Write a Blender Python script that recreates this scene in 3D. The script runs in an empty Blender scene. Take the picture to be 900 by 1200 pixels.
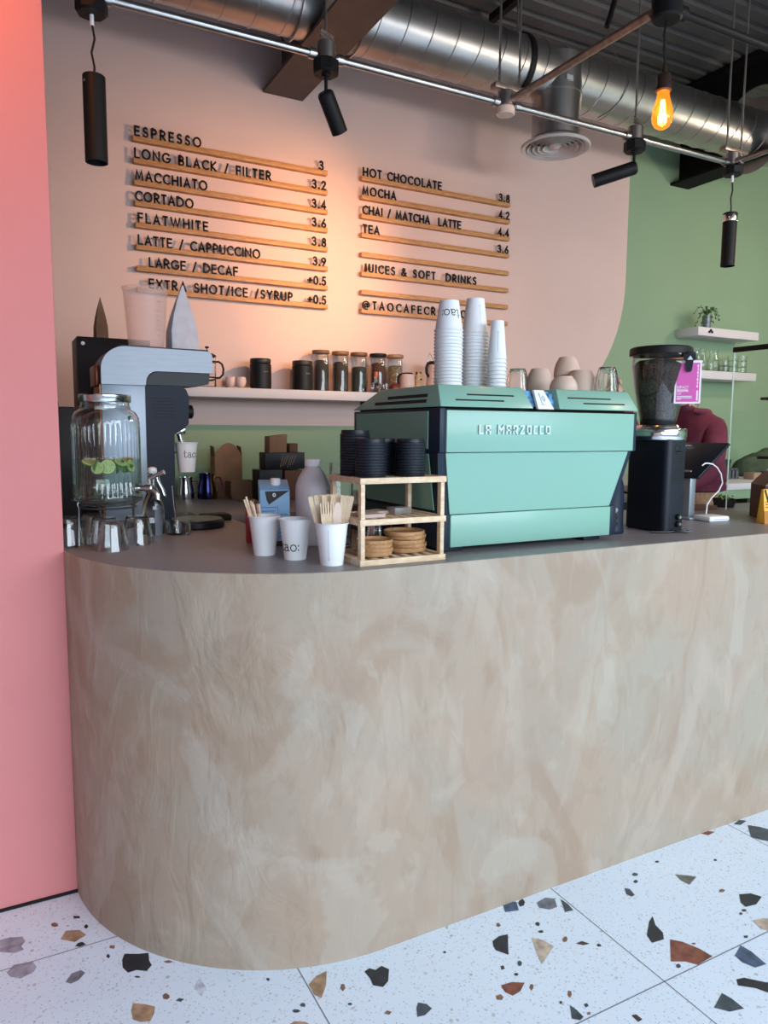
import bpy, bmesh, math, random
from mathutils import Vector, Matrix, Euler
PI = math.pi
random.seed(11)
S = bpy.context.scene
COL = S.collection

# ---------------------------------------------------------------- camera, sky, daylight, exposure
cam_data = bpy.data.cameras.new('camera')
cam = bpy.data.objects.new('camera', cam_data)
COL.objects.link(cam)
S.camera = cam
cam_data.sensor_fit = 'VERTICAL'
cam_data.sensor_height = 36.0
cam_data.lens = 36.0 * 866.1 / 1200.0
cam_data.clip_start = 0.05
cam_data.clip_end = 60
yaw, pitch, roll = math.radians(27.94), math.radians(-6.218), math.radians(0.3614)
fw = Vector((math.sin(yaw) * math.cos(pitch), math.cos(yaw) * math.cos(pitch), math.sin(pitch)))
rt0 = Vector((math.cos(yaw), -math.sin(yaw), 0))
up0 = rt0.cross(fw)
rt = math.cos(roll) * rt0 + math.sin(roll) * up0
up = -math.sin(roll) * rt0 + math.cos(roll) * up0
cam.matrix_world = Matrix(((rt.x, up.x, -fw.x, 0), (rt.y, up.y, -fw.y, 0), (rt.z, up.z, -fw.z, 1.4), (0, 0, 0, 1)))

W = bpy.data.worlds.new('daylight')
S.world = W
W.use_nodes = True
bg = W.node_tree.nodes['Background']
bg.inputs[0].default_value = (0.72, 0.86, 1.0, 1)
bg.inputs[1].default_value = 0.36


def area(name, loc, rot, sx, sy, col, e):
    l = bpy.data.lights.new(name, 'AREA')
    l.shape = 'RECTANGLE'
    l.size, l.size_y = sx, sy
    l.color = col
    l.energy = e
    o = bpy.data.objects.new(name, l)
    COL.objects.link(o)
    o.location = loc
    o.rotation_euler = rot
    return o


area('shopfront_daylight', (2.5, -3.6, 3.0), (math.radians(62), 0, 0), 7.5, 3.6, (0.78, 0.89, 1.0), 800)

S.view_settings.view_transform = 'Standard'
S.view_settings.look = 'None'
S.view_settings.exposure = 0.0
S.view_settings.gamma = 1.0
S.view_settings.use_curve_mapping = False


def aim(o, target):
    d = Vector(target) - o.location
    o.rotation_euler = d.to_track_quat('-Z', 'Y').to_euler()


def spot(name, loc, target, e, col, deg, blend, rad=0.02):
    l = bpy.data.lights.new(name, 'SPOT')
    l.energy = e
    l.color = col
    l.spot_size = math.radians(deg)
    l.spot_blend = blend
    l.shadow_soft_size = rad
    o = bpy.data.objects.new(name, l)
    COL.objects.link(o)
    o.location = loc
    aim(o, target)
    return o


# ---------------------------------------------------------------- mesh builder
class M:
    def __init__(s):
        s.bm = bmesh.new()
        s.mi = 0

    def _f(s, vs):
        try:
            f = s.bm.faces.new(vs)
            f.material_index = s.mi
            return f
        except ValueError:
            return None

    def box(s, x0, x1, y0, y1, z0, z1, bev=0, seg=2):
        r = bmesh.ops.create_cube(s.bm, size=1)
        vs = r['verts']
        for v in vs:
            v.co = Vector((x0 + (v.co.x + .5) * (x1 - x0), y0 + (v.co.y + .5) * (y1 - y0), z0 + (v.co.z + .5) * (z1 - z0)))
        fs = set(f for v in vs for f in v.link_faces)
        for f in fs:
            f.material_index = s.mi
        if bev:
            es = list(set(e for v in vs for e in v.link_edges))
            bmesh.ops.bevel(s.bm, geom=es, offset=bev, segments=seg, affect='EDGES', profile=.5, material=-1)
        return s

    def hexa(s, b, t, bev=0):
        """b, t: four bottom and four top points in order"""
        vb = [s.bm.verts.new(p) for p in b]
        vt = [s.bm.verts.new(p) for p in t]
        s._f(vb[::-1]); s._f(vt)
        for i in range(4):
            s._f((vb[i], vb[(i + 1) % 4], vt[(i + 1) % 4], vt[i]))
        if bev:
            es = list(set(e for v in vb + vt for e in v.link_edges))
            bmesh.ops.bevel(s.bm, geom=es, offset=bev, segments=2, affect='EDGES', profile=.5, material=-1)
        return s

    def lathe(s, prof, n=32, c=(0, 0, 0), rmod=None, ax='z', close=False):
        rings = []
        for r, z in prof:
            if r < 1e-6:
                p = (0, 0, z)
                rings.append([s.bm.verts.new(s._ax(p, c, ax))])
            else:
                ring = []
                for i in range(n):
                    a = 2 * PI * i / n
                    q = r * (rmod(a, z) if rmod else 1)
                    ring.append(s.bm.verts.new(s._ax((q * math.cos(a), q * math.sin(a), z), c, ax)))
                rings.append(ring)
        pairs = list(zip(rings, rings[1:]))
        if close:
            pairs.append((rings[-1], rings[0]))
        for A, B in pairs:
            if len(A) == 1 and len(B) == 1:
                continue
            for i in range(n):
                j = (i + 1) % n
                if len(A) == 1:
                    s._f((A[0], B[j], B[i]))
                elif len(B) == 1:
                    s._f((A[i], A[j], B[0]))
                else:
                    s._f((A[i], A[j], B[j], B[i]))
        return s

    def _ax(s, p, c, ax):
        x, y, z = p
        if ax == 'x':
            x, y, z = z, x, y
        elif ax == 'y':
            x, y, z = y, z, x
        return (x + c[0], y + c[1], z + c[2])

    def cyl(s, r, z0, z1, n=32, c=(0, 0, 0), ax='z', r2=None, bev=0):
        r2 = r if r2 is None else r2
        if bev:
            p = [(0, z0), (r - bev, z0), (r, z0 + bev), (r2, z1 - bev), (r2 - bev, z1), (0, z1)]
        else:
            p = [(0, z0), (r, z0), (r2, z1), (0, z1)]
        return s.lathe(p, n, c, ax=ax)

    def tube(s, pts, r, n=8, cap=True, closed=False, flat=None):
        P = [Vector(p) for p in pts]
        m = len(P)
        rr = r if isinstance(r, (list, tuple)) else [r] * m
        rings = []
        ref = None
        for i in range(m):
            if closed:
                t = (P[(i + 1) % m] - P[i - 1])
            else:
                t = P[min(i + 1, m - 1)] - P[max(i - 1, 0)]
            t.normalize()
            if ref is None:
                ref = Vector((0, 0, 1)) if abs(t.z) < .9 else Vector((1, 0, 0))
            u = ref - t * ref.dot(t)
            if u.length < 1e-5:
                u = t.orthogonal()
            u.normalize()
            ref = u
            w = t.cross(u)
            fx = flat if flat else 1
            rings.append([s.bm.verts.new(P[i] + (u * math.cos(2 * PI * k / n) + w * math.sin(2 * PI * k / n) * fx) * rr[i]) for k in range(n)])
        rng = range(m) if closed else range(m - 1)
        for i in rng:
            A, B = rings[i], rings[(i + 1) % m]
            for k in range(n):
                s._f((A[k], A[(k + 1) % n], B[(k + 1) % n], B[k]))
        if cap and not closed:
            s._f(rings[0][::-1]); s._f(rings[-1])
        return s

    def prism(s, pts, a0, a1, ax='z'):
        def mk(p, a):
            if ax == 'z':
                return (p[0], p[1], a)
            if ax == 'y':
                return (p[0], a, p[1])
            return (a, p[0], p[1])
        A = [s.bm.verts.new(mk(p, a0)) for p in pts]
        B = [s.bm.verts.new(mk(p, a1)) for p in pts]
        s._f(A[::-1]); s._f(B)
        n = len(pts)
        for i in range(n):
            s._f((A[i], A[(i + 1) % n], B[(i + 1) % n], B[i]))
        return s

    def poly(s, pts):
        s._f([s.bm.verts.new(p) for p in pts])
        return s

    def add(s, o, mx):
        me = bpy.data.meshes.new('tmp')
        o.bm.to_mesh(me)
        me.transform(mx)
        s.bm.from_mesh(me)
        bpy.data.meshes.remove(me)
        return s


def link_mesh(name, m, mats, smooth=35, recalc=True):
    if recalc:
        bmesh.ops.recalc_face_normals(m.bm, faces=m.bm.faces)
    me = bpy.data.meshes.new(name)
    m.bm.to_mesh(me)
    m.bm.free()
    for mt in (mats if isinstance(mats, (list, tuple)) else [mats]):
        me.materials.append(mt)
    if smooth:
        me.polygons.foreach_set('use_smooth', [True] * len(me.polygons))
        me.set_sharp_from_angle(angle=math.radians(smooth))
    o = bpy.data.objects.new(name, me)
    COL.objects.link(o)
    return o


def part(name, m, mats, parent, label=None, smooth=35, recalc=True):
    o = link_mesh(name, m, mats, smooth, recalc)
    o.parent = parent
    if label:
        o['label'] = label
    return o


def tag(o, label, cat, group=None):
    o['label'] = label
    o['category'] = cat
    if group:
        o['group'] = group
    return o


def solo(name, m, mats, label, cat, loc=(0, 0, 0), rz=0, group=None, smooth=35):
    o = link_mesh(name, m, mats, smooth)
    o.location = loc
    o.rotation_euler = (0, 0, rz)
    return tag(o, label, cat, group)


def thing(name, label, cat, loc=(0, 0, 0), rz=0, group=None):
    o = bpy.data.objects.new(name, None)
    o.empty_display_size = .05
    COL.objects.link(o)
    o.location = loc
    o.rotation_euler = (0, 0, rz)
    return tag(o, label, cat, group)


def struct(name, m, mats, smooth=35):
    o = link_mesh(name, m, mats, smooth)
    o['kind'] = 'structure'
    return o


def dup(o, label, loc=None, rot=None):
    def cp(a, par):
        c = a.copy()
        COL.objects.link(c)
        if par is not None:
            c.parent = par
        for ch in a.children:
            cp(ch, c)
        return c
    c = cp(o, None)
    c['label'] = label
    if loc is not None:
        c.location = loc
    if rot is not None:
        c.rotation_euler = rot
    return c


# ---------------------------------------------------------------- materials
def nmat(name):
    m = bpy.data.materials.new(name)
    m.use_nodes = True
    nt = m.node_tree
    return m, nt, nt.nodes['Principled BSDF']


def N(nt, t, **kw):
    n = nt.nodes.new(t)
    for k, v in kw.items():
        setattr(n, k, v)
    return n


def objco(nt, scale=(1, 1, 1)):
    tc = N(nt, 'ShaderNodeTexCoord')
    mp = N(nt, 'ShaderNodeMapping')
    mp.inputs['Scale'].default_value = scale
    nt.links.new(tc.outputs['Object'], mp.inputs[0])
    return mp.outputs[0]


def mat(name, col, rough=.5, metal=0, vary=0, vscale=8, bump=0, bscale=60, stretch=(1, 1, 1), spec=.5, emit=None, es=0, trans=0, coat=0, sss=0):
    m, nt, b = nmat(name)
    b.inputs['Base Color'].default_value = (*col, 1)
    b.inputs['Roughness'].default_value = rough
    b.inputs['Metallic'].default_value = metal
    b.inputs['Specular IOR Level'].default_value = spec
    if coat:
        b.inputs['Coat Weight'].default_value = coat
        b.inputs['Coat Roughness'].default_value = .15
    if trans:
        b.inputs['Transmission Weight'].default_value = trans
    if emit:
        b.inputs['Emission Color'].default_value = (*emit, 1)
        b.inputs['Emission Strength'].default_value = es
    if vary:
        n = N(nt, 'ShaderNodeTexNoise')
        n.inputs['Scale'].default_value = vscale
        n.inputs['Detail'].default_value = 5
        nt.links.new(objco(nt, stretch), n.inputs['Vector'])
        mx = N(nt, 'ShaderNodeMix', data_type='RGBA')
        mx.inputs['A'].default_value = (*[max(0, c * (1 - vary)) for c in col], 1)
        mx.inputs['B'].default_value = (*[min(1, c * (1 + vary)) for c in col], 1)
        rmp = N(nt, 'ShaderNodeMapRange')
        rmp.inputs[1].default_value = .3
        rmp.inputs[2].default_value = .7
        nt.links.new(n.outputs['Fac'], rmp.inputs[0])
        nt.links.new(rmp.outputs[0], mx.inputs['Factor'])
        nt.links.new(mx.outputs['Result'], b.inputs['Base Color'])
    if bump:
        n2 = N(nt, 'ShaderNodeTexNoise')
        n2.inputs['Scale'].default_value = bscale
        n2.inputs['Detail'].default_value = 4
        nt.links.new(objco(nt, stretch), n2.inputs['Vector'])
        bp = N(nt, 'ShaderNodeBump')
        bp.inputs['Strength'].default_value = bump
        bp.inputs['Distance'].default_value = .01
        nt.links.new(n2.outputs['Fac'], bp.inputs['Height'])
        nt.links.new(bp.outputs[0], b.inputs['Normal'])
    return m


def glass(name, tint=(.97, .98, .98), base=.04, rim=.85, power=3.0, rough=.02):
    """thin clear glass: see-through face on, mirror-like at grazing angles"""
    m = bpy.data.materials.new(name)
    m.use_nodes = True
    nt = m.node_tree
    nt.nodes.clear()
    out = N(nt, 'ShaderNodeOutputMaterial')
    tr = N(nt, 'ShaderNodeBsdfTransparent')
    tr.inputs[0].default_value = (*tint, 1)
    gl = N(nt, 'ShaderNodeBsdfGlossy')
    gl.inputs['Roughness'].default_value = rough
    lw = N(nt, 'ShaderNodeLayerWeight')
    lw.inputs[0].default_value = .5
    pw = N(nt, 'ShaderNodeMath', operation='POWER')
    pw.inputs[1].default_value = power
    ma = N(nt, 'ShaderNodeMath', operation='MULTIPLY_ADD')
    ma.inputs[1].default_value = rim
    ma.inputs[2].default_value = base
    mx = N(nt, 'ShaderNodeMixShader')
    L = nt.links.new
    L(lw.outputs['Facing'], pw.inputs[0]); L(pw.outputs[0], ma.inputs[0]); L(ma.outputs[0], mx.inputs[0])
    L(tr.outputs[0], mx.inputs[1]); L(gl.outputs[0], mx.inputs[2]); L(mx.outputs[0], out.inputs[0])
    return m


def frosted(name, col, opacity=.5, rough=.35):
    """milky plastic: part diffuse and glossy, part see-through"""
    m = bpy.data.materials.new(name)
    m.use_nodes = True
    nt = m.node_tree
    b = nt.nodes['Principled BSDF']
    b.inputs['Base Color'].default_value = (*col, 1)
    b.inputs['Roughness'].default_value = rough
    tr = N(nt, 'ShaderNodeBsdfTransparent')
    tr.inputs[0].default_value = (min(1, col[0] + .1), min(1, col[1] + .1), min(1, col[2] + .1), 1)
    mx = N(nt, 'ShaderNodeMixShader')
    mx.inputs[0].default_value = opacity
    nt.links.new(tr.outputs[0], mx.inputs[1])
    nt.links.new(b.outputs[0], mx.inputs[2])
    nt.links.new(mx.outputs[0], nt.nodes['Material Output'].inputs[0])
    return m


def wood(name, c1, c2, scale=14, stretch=(1, 8, 8), rough=.5):
    m, nt, b = nmat(name)
    co = objco(nt, stretch)
    n = N(nt, 'ShaderNodeTexNoise')
    n.inputs['Scale'].default_value = scale
    n.inputs['Detail'].default_value = 6
    n.inputs['Distortion'].default_value = .6
    nt.links.new(co, n.inputs['Vector'])
    cr = N(nt, 'ShaderNodeValToRGB')
    cr.color_ramp.elements[0].position = .35
    cr.color_ramp.elements[0].color = (*c1, 1)
    cr.color_ramp.elements[1].position = .65
    cr.color_ramp.elements[1].color = (*c2, 1)
    nt.links.new(n.outputs['Fac'], cr.inputs[0])
    nt.links.new(cr.outputs[0], b.inputs['Base Color'])
    b.inputs['Roughness'].default_value = rough
    return m


def granules(name, c1, c2, scale=160, rough=.6, c3=None):
    """beans, leaves, grounds behind glass"""
    m, nt, b = nmat(name)
    v = N(nt, 'ShaderNodeTexVoronoi')
    v.inputs['Scale'].default_value = scale
    nt.links.new(objco(nt), v.inputs['Vector'])
    cr = N(nt, 'ShaderNodeValToRGB')
    e = cr.color_ramp.elements
    e[0].color = (*c1, 1)
    e[1].color = (*c2, 1)
    if c3:
        k = e.new(.8)
        k.color = (*c3, 1)
    sp = N(nt, 'ShaderNodeSeparateColor')
    nt.links.new(v.outputs['Color'], sp.inputs[0])
    nt.links.new(sp.outputs[0], cr.inputs[0])
    nt.links.new(cr.outputs[0], b.inputs['Base Color'])
    bp = N(nt, 'ShaderNodeBump')
    bp.inputs['Strength'].default_value = .8
    bp.inputs['Distance'].default_value = .004
    nt.links.new(v.outputs['Distance'], bp.inputs['Height'])
    nt.links.new(bp.outputs[0], b.inputs['Normal'])
    b.inputs['Roughness'].default_value = rough
    return m


K = {}
K['black'] = mat('black_metal', (.009, .008, .009), .5, spec=.22)
K['black_gloss'] = mat('black_gloss', (.012, .013, .016), .22)
K['black_plastic'] = mat('black_plastic', (.009, .012, .020), .4, spec=.28)
K['navy'] = mat('navy_plastic', (.011, .018, .036), .48, spec=.2)
K['navy_frame'] = mat('navy_frame', (.012, .022, .042), .42, spec=.25)
K['mint'] = mat('mint_enamel', (.215, .425, .350), .38, coat=.1)
K['steel'] = mat('polished_steel', (.66, .67, .68), .16, 1)
K['brushed'] = mat('brushed_steel', (.25, .28, .32), .5, .9, vary=.06, vscale=9, stretch=(1, 1, 14))
K['satin_steel'] = mat('satin_steel', (.30, .36, .43), .5, .8, vary=.06, vscale=7)
K['galv'] = mat('galvanised_steel', (.50, .49, .485), .36, 1, vary=.12, vscale=6, bump=.05, bscale=9)
K['pipe'] = mat('conduit_steel', (.52, .50, .49), .3, 1)
K['rust_pipe'] = mat('conduit_worn', (.42, .32, .27), .4, .8, vary=.25, vscale=40)
K['wire'] = mat('dark_wire', (.13, .14, .15), .3, .9)
K['paper'] = mat('white_paper', (.80, .83, .87), .6)
K['ink'] = mat('black_ink', (.012, .012, .014), .6)
K['letter'] = mat('black_acrylic', (.012, .010, .011), .6, spec=.2)
K['oak'] = wood('oak_rail', (.44, .20, .068), (.60, .31, .12), 10, (2, 12, 12))
K['pine'] = wood('pale_pine', (.60, .44, .28), (.76, .60, .42), 9, (3, 10, 10))
K['birch'] = wood('birch_wood', (.66, .50, .33), (.82, .66, .48), 20, (10, 10, 2))
K['bamboo'] = wood('bamboo_plate', (.36, .185, .08), (.50, .285, .13), 9, (2, 10, 10), .45)
K['dark_wood'] = wood('dark_lid_wood', (.13, .06, .03), (.24, .12, .06), 12, (2, 10, 10))
K['glass'] = glass('clear_glass')
K['glass2'] = mat('tumbler_glass', (.97, .985, .99), .0, trans=1.0)
K['ribglass'] = glass('ribbed_glass', (.975, .985, .98), .05, 1.0, 1.7, .03)
K['screen_glass'] = glass('screen_glass', (.97, .99, .98), .05, .5, 4)
K['water'] = glass('water', (.80, .90, .84), .05, .5, 3)
K['kraft'] = mat('kraft_card', (.24, .135, .078), .75, vary=.12, vscale=14)
K['kraft_dark'] = mat('kraft_dark', (.13, .065, .04), .75, vary=.12, vscale=14)
K['beige_cup'] = mat('beige_stoneware', (.60, .46, .38), .55, vary=.05, vscale=30)
K['white'] = mat('white_plastic', (.80, .82, .85), .4)
K['shelf_white'] = mat('shelf_white', (.68, .64, .66), .5)
K['beans'] = granules('coffee_beans', (.008, .004, .003), (.050, .024, .014), 170, .7)
K['reflected'] = mat('reflected_brown', (.20, .055, .025), .3, .5)  # brown reflection on the silver grinder side, put into the colour
K['chrome_dark'] = mat('dark_chrome', (.25, .25, .27), .15, 1)
K['green_leaf'] = mat('leaf_green', (.05, .10, .025), .5, vary=.35, vscale=30)
K['lime'] = mat('lime_flesh', (.45, .55, .16), .4, vary=.25, vscale=60)
K['lime_skin'] = mat('lime_skin', (.10, .26, .03), .4)
K['lemon'] = mat('lemon_skin', (.75, .45, .04), .4)
K['mint_leaf'] = mat('herb_leaf', (.05, .16, .02), .45, vary=.3, vscale=50)


def wall_paint(name, col, bump=.04):
    return mat(name, col, .62, vary=.03, vscale=2.5, bump=bump, bscale=30)


# ---------------------------------------------------------------- stroke lettering
def arc(cx, cy, rx, ry, a0, a1, n=12):
    return [(cx + rx * math.cos(math.radians(a0 + (a1 - a0) * i / n)), cy + ry * math.sin(math.radians(a0 + (a1 - a0) * i / n))) for i in range(n + 1)]


G = {
    'A': (.66, [[(0, 0), (.33, 1), (.66, 0)], [(.12, .33), (.54, .33)]]),
    'B': (.50, [[(0, 0), (0, 1)], [(0, 1), (.22, 1)] + arc(.22, .765, .235, .235, 90, -90) + [(0, .53)], [(0, .53), (.24, .53)] + arc(.24, .265, .265, .265, 90, -90) + [(0, 0)]]),
    'C': (.64, [arc(.42, .5, .42, .5, 50, 310, 20)]),
    'D': (.72, [[(0, 0), (0, 1), (.22, 1)] + arc(.22, .5, .5, .5, 90, -90, 16) + [(0, 0)]]),
    'E': (.46, [[(.46, 1), (0, 1), (0, 0), (.46, 0)], [(0, .52), (.42, .52)]]),
    'F': (.44, [[(.44, 1), (0, 1), (0, 0)], [(0, .52), (.40, .52)]]),
    'G': (.80, [arc(.43, .5, .43, .5, 48, 345, 22) + [(.84, .46), (.5, .46)]]),
    'H': (.62, [[(0, 0), (0, 1)], [(.62, 0), (.62, 1)], [(0, .52), (.62, .52)]]),
    'I': (.02, [[(.01, 0), (.01, 1)]]),
    'J': (.24, [[(.17, 1), (.17, .10)] + arc(.07, .10, .10, .10, 0, -100, 6)]),
    'K': (.56, [[(0, 0), (0, 1)], [(.52, 1), (.02, .5), (.56, 0)]]),
    'L': (.42, [[(0, 1), (0, 0), (.42, 0)]]),
    'M': (.76, [[(0, 0), (.11, 1), (.38, .12), (.65, 1), (.76, 0)]]),
    'N': (.66, [[(0, 0), (0, 1), (.66, 0), (.66, 1)]]),
    'O': (.84, [arc(.42, .5, .42, .5, 0, 360, 28)]),
    'P': (.48, [[(0, 0), (0, 1), (.22, 1)] + arc(.22, .74, .26, .26, 90, -90) + [(0, .48)]]),
    'R': (.52, [[(0, 0), (0, 1), (.22, 1)] + arc(.22, .74, .26, .26, 90, -90) + [(0, .48)], [(.2, .48), (.52, 0)]]),
    'S': (.46, [arc(.24, .755, .2, .245, 35, 270, 12) + arc(.22, .25, .24, .26, 90, -145, 12)]),
    'T': (.46, [[(0, 1), (.46, 1)], [(.23, 1), (.23, 0)]]),
    'U': (.58, [[(0, 1), (0, .29)] + arc(.29, .29, .29, .29, 180, 360, 14) + [(.58, 1)]]),
    'W': (1.04, [[(0, 1), (.27, 0), (.52, .9), (.77, 0), (1.04, 1)]]),
    'X': (.6, [[(0, 0), (.6, 1)], [(0, 1), (.6, 0)]]),
    'Y': (.6, [[(0, 1), (.3, .48), (.6, 1)], [(.3, .48), (.3, 0)]]),
    'Z': (.56, [[(0, 1), (.56, 1), (0, 0), (.56, 0)]]),
    '/': (.36, [[(0, -.08), (.36, 1.05)]]),
    '+': (.5, [[(0, .45), (.5, .45)], [(.25, .2), (.25, .7)]]),
    '&': (.66, [[(.64, 0), (.16, .66)] + arc(.28, .8, .16, .2, 215, -35, 12) + [(.08, .38)] + arc(.24, .24, .24, .24, 140, 330, 14) + [(.62, .42)]]),
    '@': (1.0, [arc(.5, .45, .2, .22, 0, 360, 16), [(.7, .62), (.7, .32)] + arc(.8, .36, .1, .12, 200, 340, 6) + arc(.5, .45, .5, .52, 0, 290, 24)]),
    '0': (.5, [arc(.25, .5, .25, .5, 0, 360, 22)]),
    '2': (.48, [arc(.23, .75, .22, .25, 170, -25, 12) + [(0, 0), (.48, 0)]]),
    '3': (.46, [arc(.21, .765, .2, .235, 150, -80, 12) + arc(.21, .27, .25, .27, 85, -150, 14)]),
    '4': (.54, [[(.40, 0), (.40, 1), (0, .26), (.54, .26)]]),
    '5': (.46, [[(.42, 1), (.12, 1), (.06, .56)] + arc(.2, .31, .26, .31, 105, -140, 14)]),
    '6': (.5, [[(.36, 1), (.05, .45)] + arc(.25, .26, .25, .26, 150, 510, 22)]),
    '8': (.46, [arc(.23, .76, .19, .24, 0, 360, 18), arc(.23, .26, .23, .26, 0, 360, 18)]),
    '9': (.5, [[(.14, 0), (.45, .55)] + arc(.25, .74, .25, .26, -30, 330, 22)]),
    '.': (.06, [[(.03, 0), (.03, .07)]]),
    ' ': (.30, []),
    't': (.42, [[(.16, .95), (.16, .16)] + arc(.30, .15, .14, .15, 180, 330, 8), [(0, .66), (.40, .66)]]),
    'a': (.60, [arc(.25, .46, .20, .22, 150, 0, 8) + [(.45, .12), (.52, .02), (.60, .04)], arc(.24, .2, .23, .2, 25, 335, 16)]),
    'o': (.62, [arc(.31, .33, .31, .34, 0, 360, 22)]),
    ':': (.12, [[(.06, .06), (.06, .16)], [(.06, .52), (.06, .62)]]),
}
# square engineering capitals for the machine badge
SQ = {
    'L': (.5, [[(0, 1), (0, 0), (.5, 0)]]),
    'A': (.6, [[(0, 0), (0, .98), (.6, .98), (.6, 0)], [(0, .45), (.6, .45)]]),
    'M': (.8, [[(0, 0), (0, 1), (.4, .4), (.8, 1), (.8, 0)]]),
    'R': (.6, [[(0, 0), (0, .98), (.58, .98), (.58, .48), (0, .48)], [(.25, .48), (.6, 0)]]),
    'Z': (.6, [[(0, .98), (.6, .98), (0, .02), (.6, .02)]]),
    'O': (.6, [[(0, .02), (0, .98), (.6, .98), (.6, .02), (-.02, .02)]]),
    'C': (.5, [[(.5, .98), (0, .98), (0, .02), (.5, .02)]]),
    ' ': (.3, []),
}


def text_width(t, gap, F):
    return sum(F[c][0] for c in t) + gap * (len(t) - 1)


def words_of(t, h, width, F=G):
    """splits a line into words; each with its offset along the line, in the unit of h, and the letter gap used"""
    gap = (width / h - sum(F[c][0] for c in t)) / max(1, len(t) - 1)
    x, out, cur, x0 = 0, [], '', 0
    for c in t + ' ':
        if c == ' ':
            if cur:
                out.append((cur, x0 * h))
            cur = ''
        else:
            if not cur:
                x0 = x
            cur += c
        x += F[c][0] + gap
    return out, gap


def ribbon(m, pts, w, mp, d0, d1, closed=False):
    """a flat stroke of width w along pts, mapped by mp(u, v, depth)"""
    P = [Vector((p[0], p[1])) for p in pts]
    closed = (P[0] - P[-1]).length < 1e-4 and len(P) > 3
    if closed:
        P = P[:-1]
    n = len(P)
    Lp, Rp = [], []
    for i in range(n):
        a = P[i - 1] if (i > 0 or closed) else None
        b = P[(i + 1) % n] if (i < n - 1 or closed) else None
        d1_ = (P[i] - a).normalized() if a is not None else None
        d2_ = (b - P[i]).normalized() if b is not None else None
        p = P[i].copy()
        if d1_ is None:
            t = d2_; p = p - t * w * .5 * .9
        elif d2_ is None:
            t = d1_; p = p + t * w * .5 * .9
        else:
            t = d1_ + d2_
            if t.length < .1:
                t = d2_
            t.normalize()
        nn = Vector((-t.y, t.x))
        k = 1.0
        if d1_ is not None and d2_ is not None:
            c = max(.45, nn.dot(Vector((-d2_.y, d2_.x))))
            k = 1 / c
        Lp.append(p + nn * w * .5 * k)
        Rp.append(p - nn * w * .5 * k)
    bm = m.bm
    V = [[bm.verts.new(mp(q.x, q.y, d)) for q in (Lp[i], Rp[i]) for d in (d0, d1)] for i in range(n)]
    rng = range(n) if closed else range(n - 1)
    for i in rng:
        A, B = V[i], V[(i + 1) % n]
        m._f((A[0], A[2], B[2], B[0])); m._f((A[1], B[1], B[3], A[3]))
        m._f((A[0], B[0], B[1], A[1])); m._f((A[2], A[3], B[3], B[2]))
    if not closed:
        A, B = V[0], V[-1]
        m._f((A[0], A[1], A[3], A[2])); m._f((B[0], B[2], B[3], B[1]))


def lettering(m, t, h, stroke, mp, d0, d1, width=None, gap=.22, F=G):
    """strokes of text t with capital height h; width (same unit as h) sets the spacing"""
    if width is not None and len(t) > 1:
        gap = (width / h - sum(F[c][0] for c in t)) / (len(t) - 1)
    x = 0
    for c in t:
        w, st = F[c]
        for s_ in st:
            ribbon(m, [((x + a) * h, b * h) for a, b in s_], stroke, mp, d0, d1)
        x += w + gap
    return m


ORD = ['top', 'second', 'third', 'fourth', 'fifth', 'sixth', 'seventh', 'eighth', 'ninth', 'tenth', 'eleventh', 'twelfth', 'thirteenth', 'fourteenth', 'fifteenth', 'sixteenth', 'seventeenth', 'eighteenth', 'nineteenth', 'twentieth']

# ================================================================ THE SETTING
def terrazzo():
    m, nt, b = nmat('terrazzo')
    co = objco(nt)
    L = nt.links.new
    def layer(scale, size, seed):
        mp = N(nt, 'ShaderNodeMapping')
        mp.inputs['Location'].default_value = (seed, seed * 1.7, 0)
        L(co, mp.inputs[0])
        v = N(nt, 'ShaderNodeTexVoronoi')
        v.inputs['Scale'].default_value = scale
        L(mp.outputs[0], v.inputs['Vector'])
        ns = N(nt, 'ShaderNodeTexNoise')
        ns.inputs['Scale'].default_value = scale * 2.2
        L(mp.outputs[0], ns.inputs['Vector'])
        ad = N(nt, 'ShaderNodeMath', operation='MULTIPLY_ADD')
        ad.inputs[1].default_value = .55
        L(ns.outputs['Fac'], ad.inputs[0]); L(v.outputs['Distance'], ad.inputs[2])
        lt = N(nt, 'ShaderNodeMath', operation='LESS_THAN')
        lt.inputs[1].default_value = size
        L(ad.outputs[0], lt.inputs[0])
        return lt.outputs[0], v.outputs['Color']
    prev = None
    base = N(nt, 'ShaderNodeTexNoise')
    base.inputs['Scale'].default_value = 3
    L(co, base.inputs['Vector'])
    mx = N(nt, 'ShaderNodeMix', data_type='RGBA')
    mx.inputs['A'].default_value = (.66, .79, .95, 1)
    mx.inputs['B'].default_value = (.73, .85, .98, 1)
    L(base.outputs['Fac'], mx.inputs['Factor'])
    prev = mx.outputs['Result']
    for scale, size, seed, dark, light in ((55, .47, 0, (.46, .53, .64), (.80, .84, .90)), (110, .47, 3.1, (.30, .37, .47), (.62, .70, .80)), (26, .36, 7.7, (.33, .39, .48), (.60, .64, .70))):
        f, c = layer(scale, size, seed)
        cr = N(nt, 'ShaderNodeValToRGB')
        cr.color_ramp.elements[0].color = (*dark, 1)
        cr.color_ramp.elements[1].color = (*light, 1)
        L(c, cr.inputs[0])
        m2 = N(nt, 'ShaderNodeMix', data_type='RGBA')
        L(f, m2.inputs['Factor']); L(prev, m2.inputs['A']); L(cr.outputs[0], m2.inputs['B'])
        prev = m2.outputs['Result']
    L(prev, b.inputs['Base Color'])
    b.inputs['Roughness'].default_value = .38
    return m


def chip_mat(name, c):
    return mat('chip_' + name, c, .4, vary=.4, vscale=38)


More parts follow.
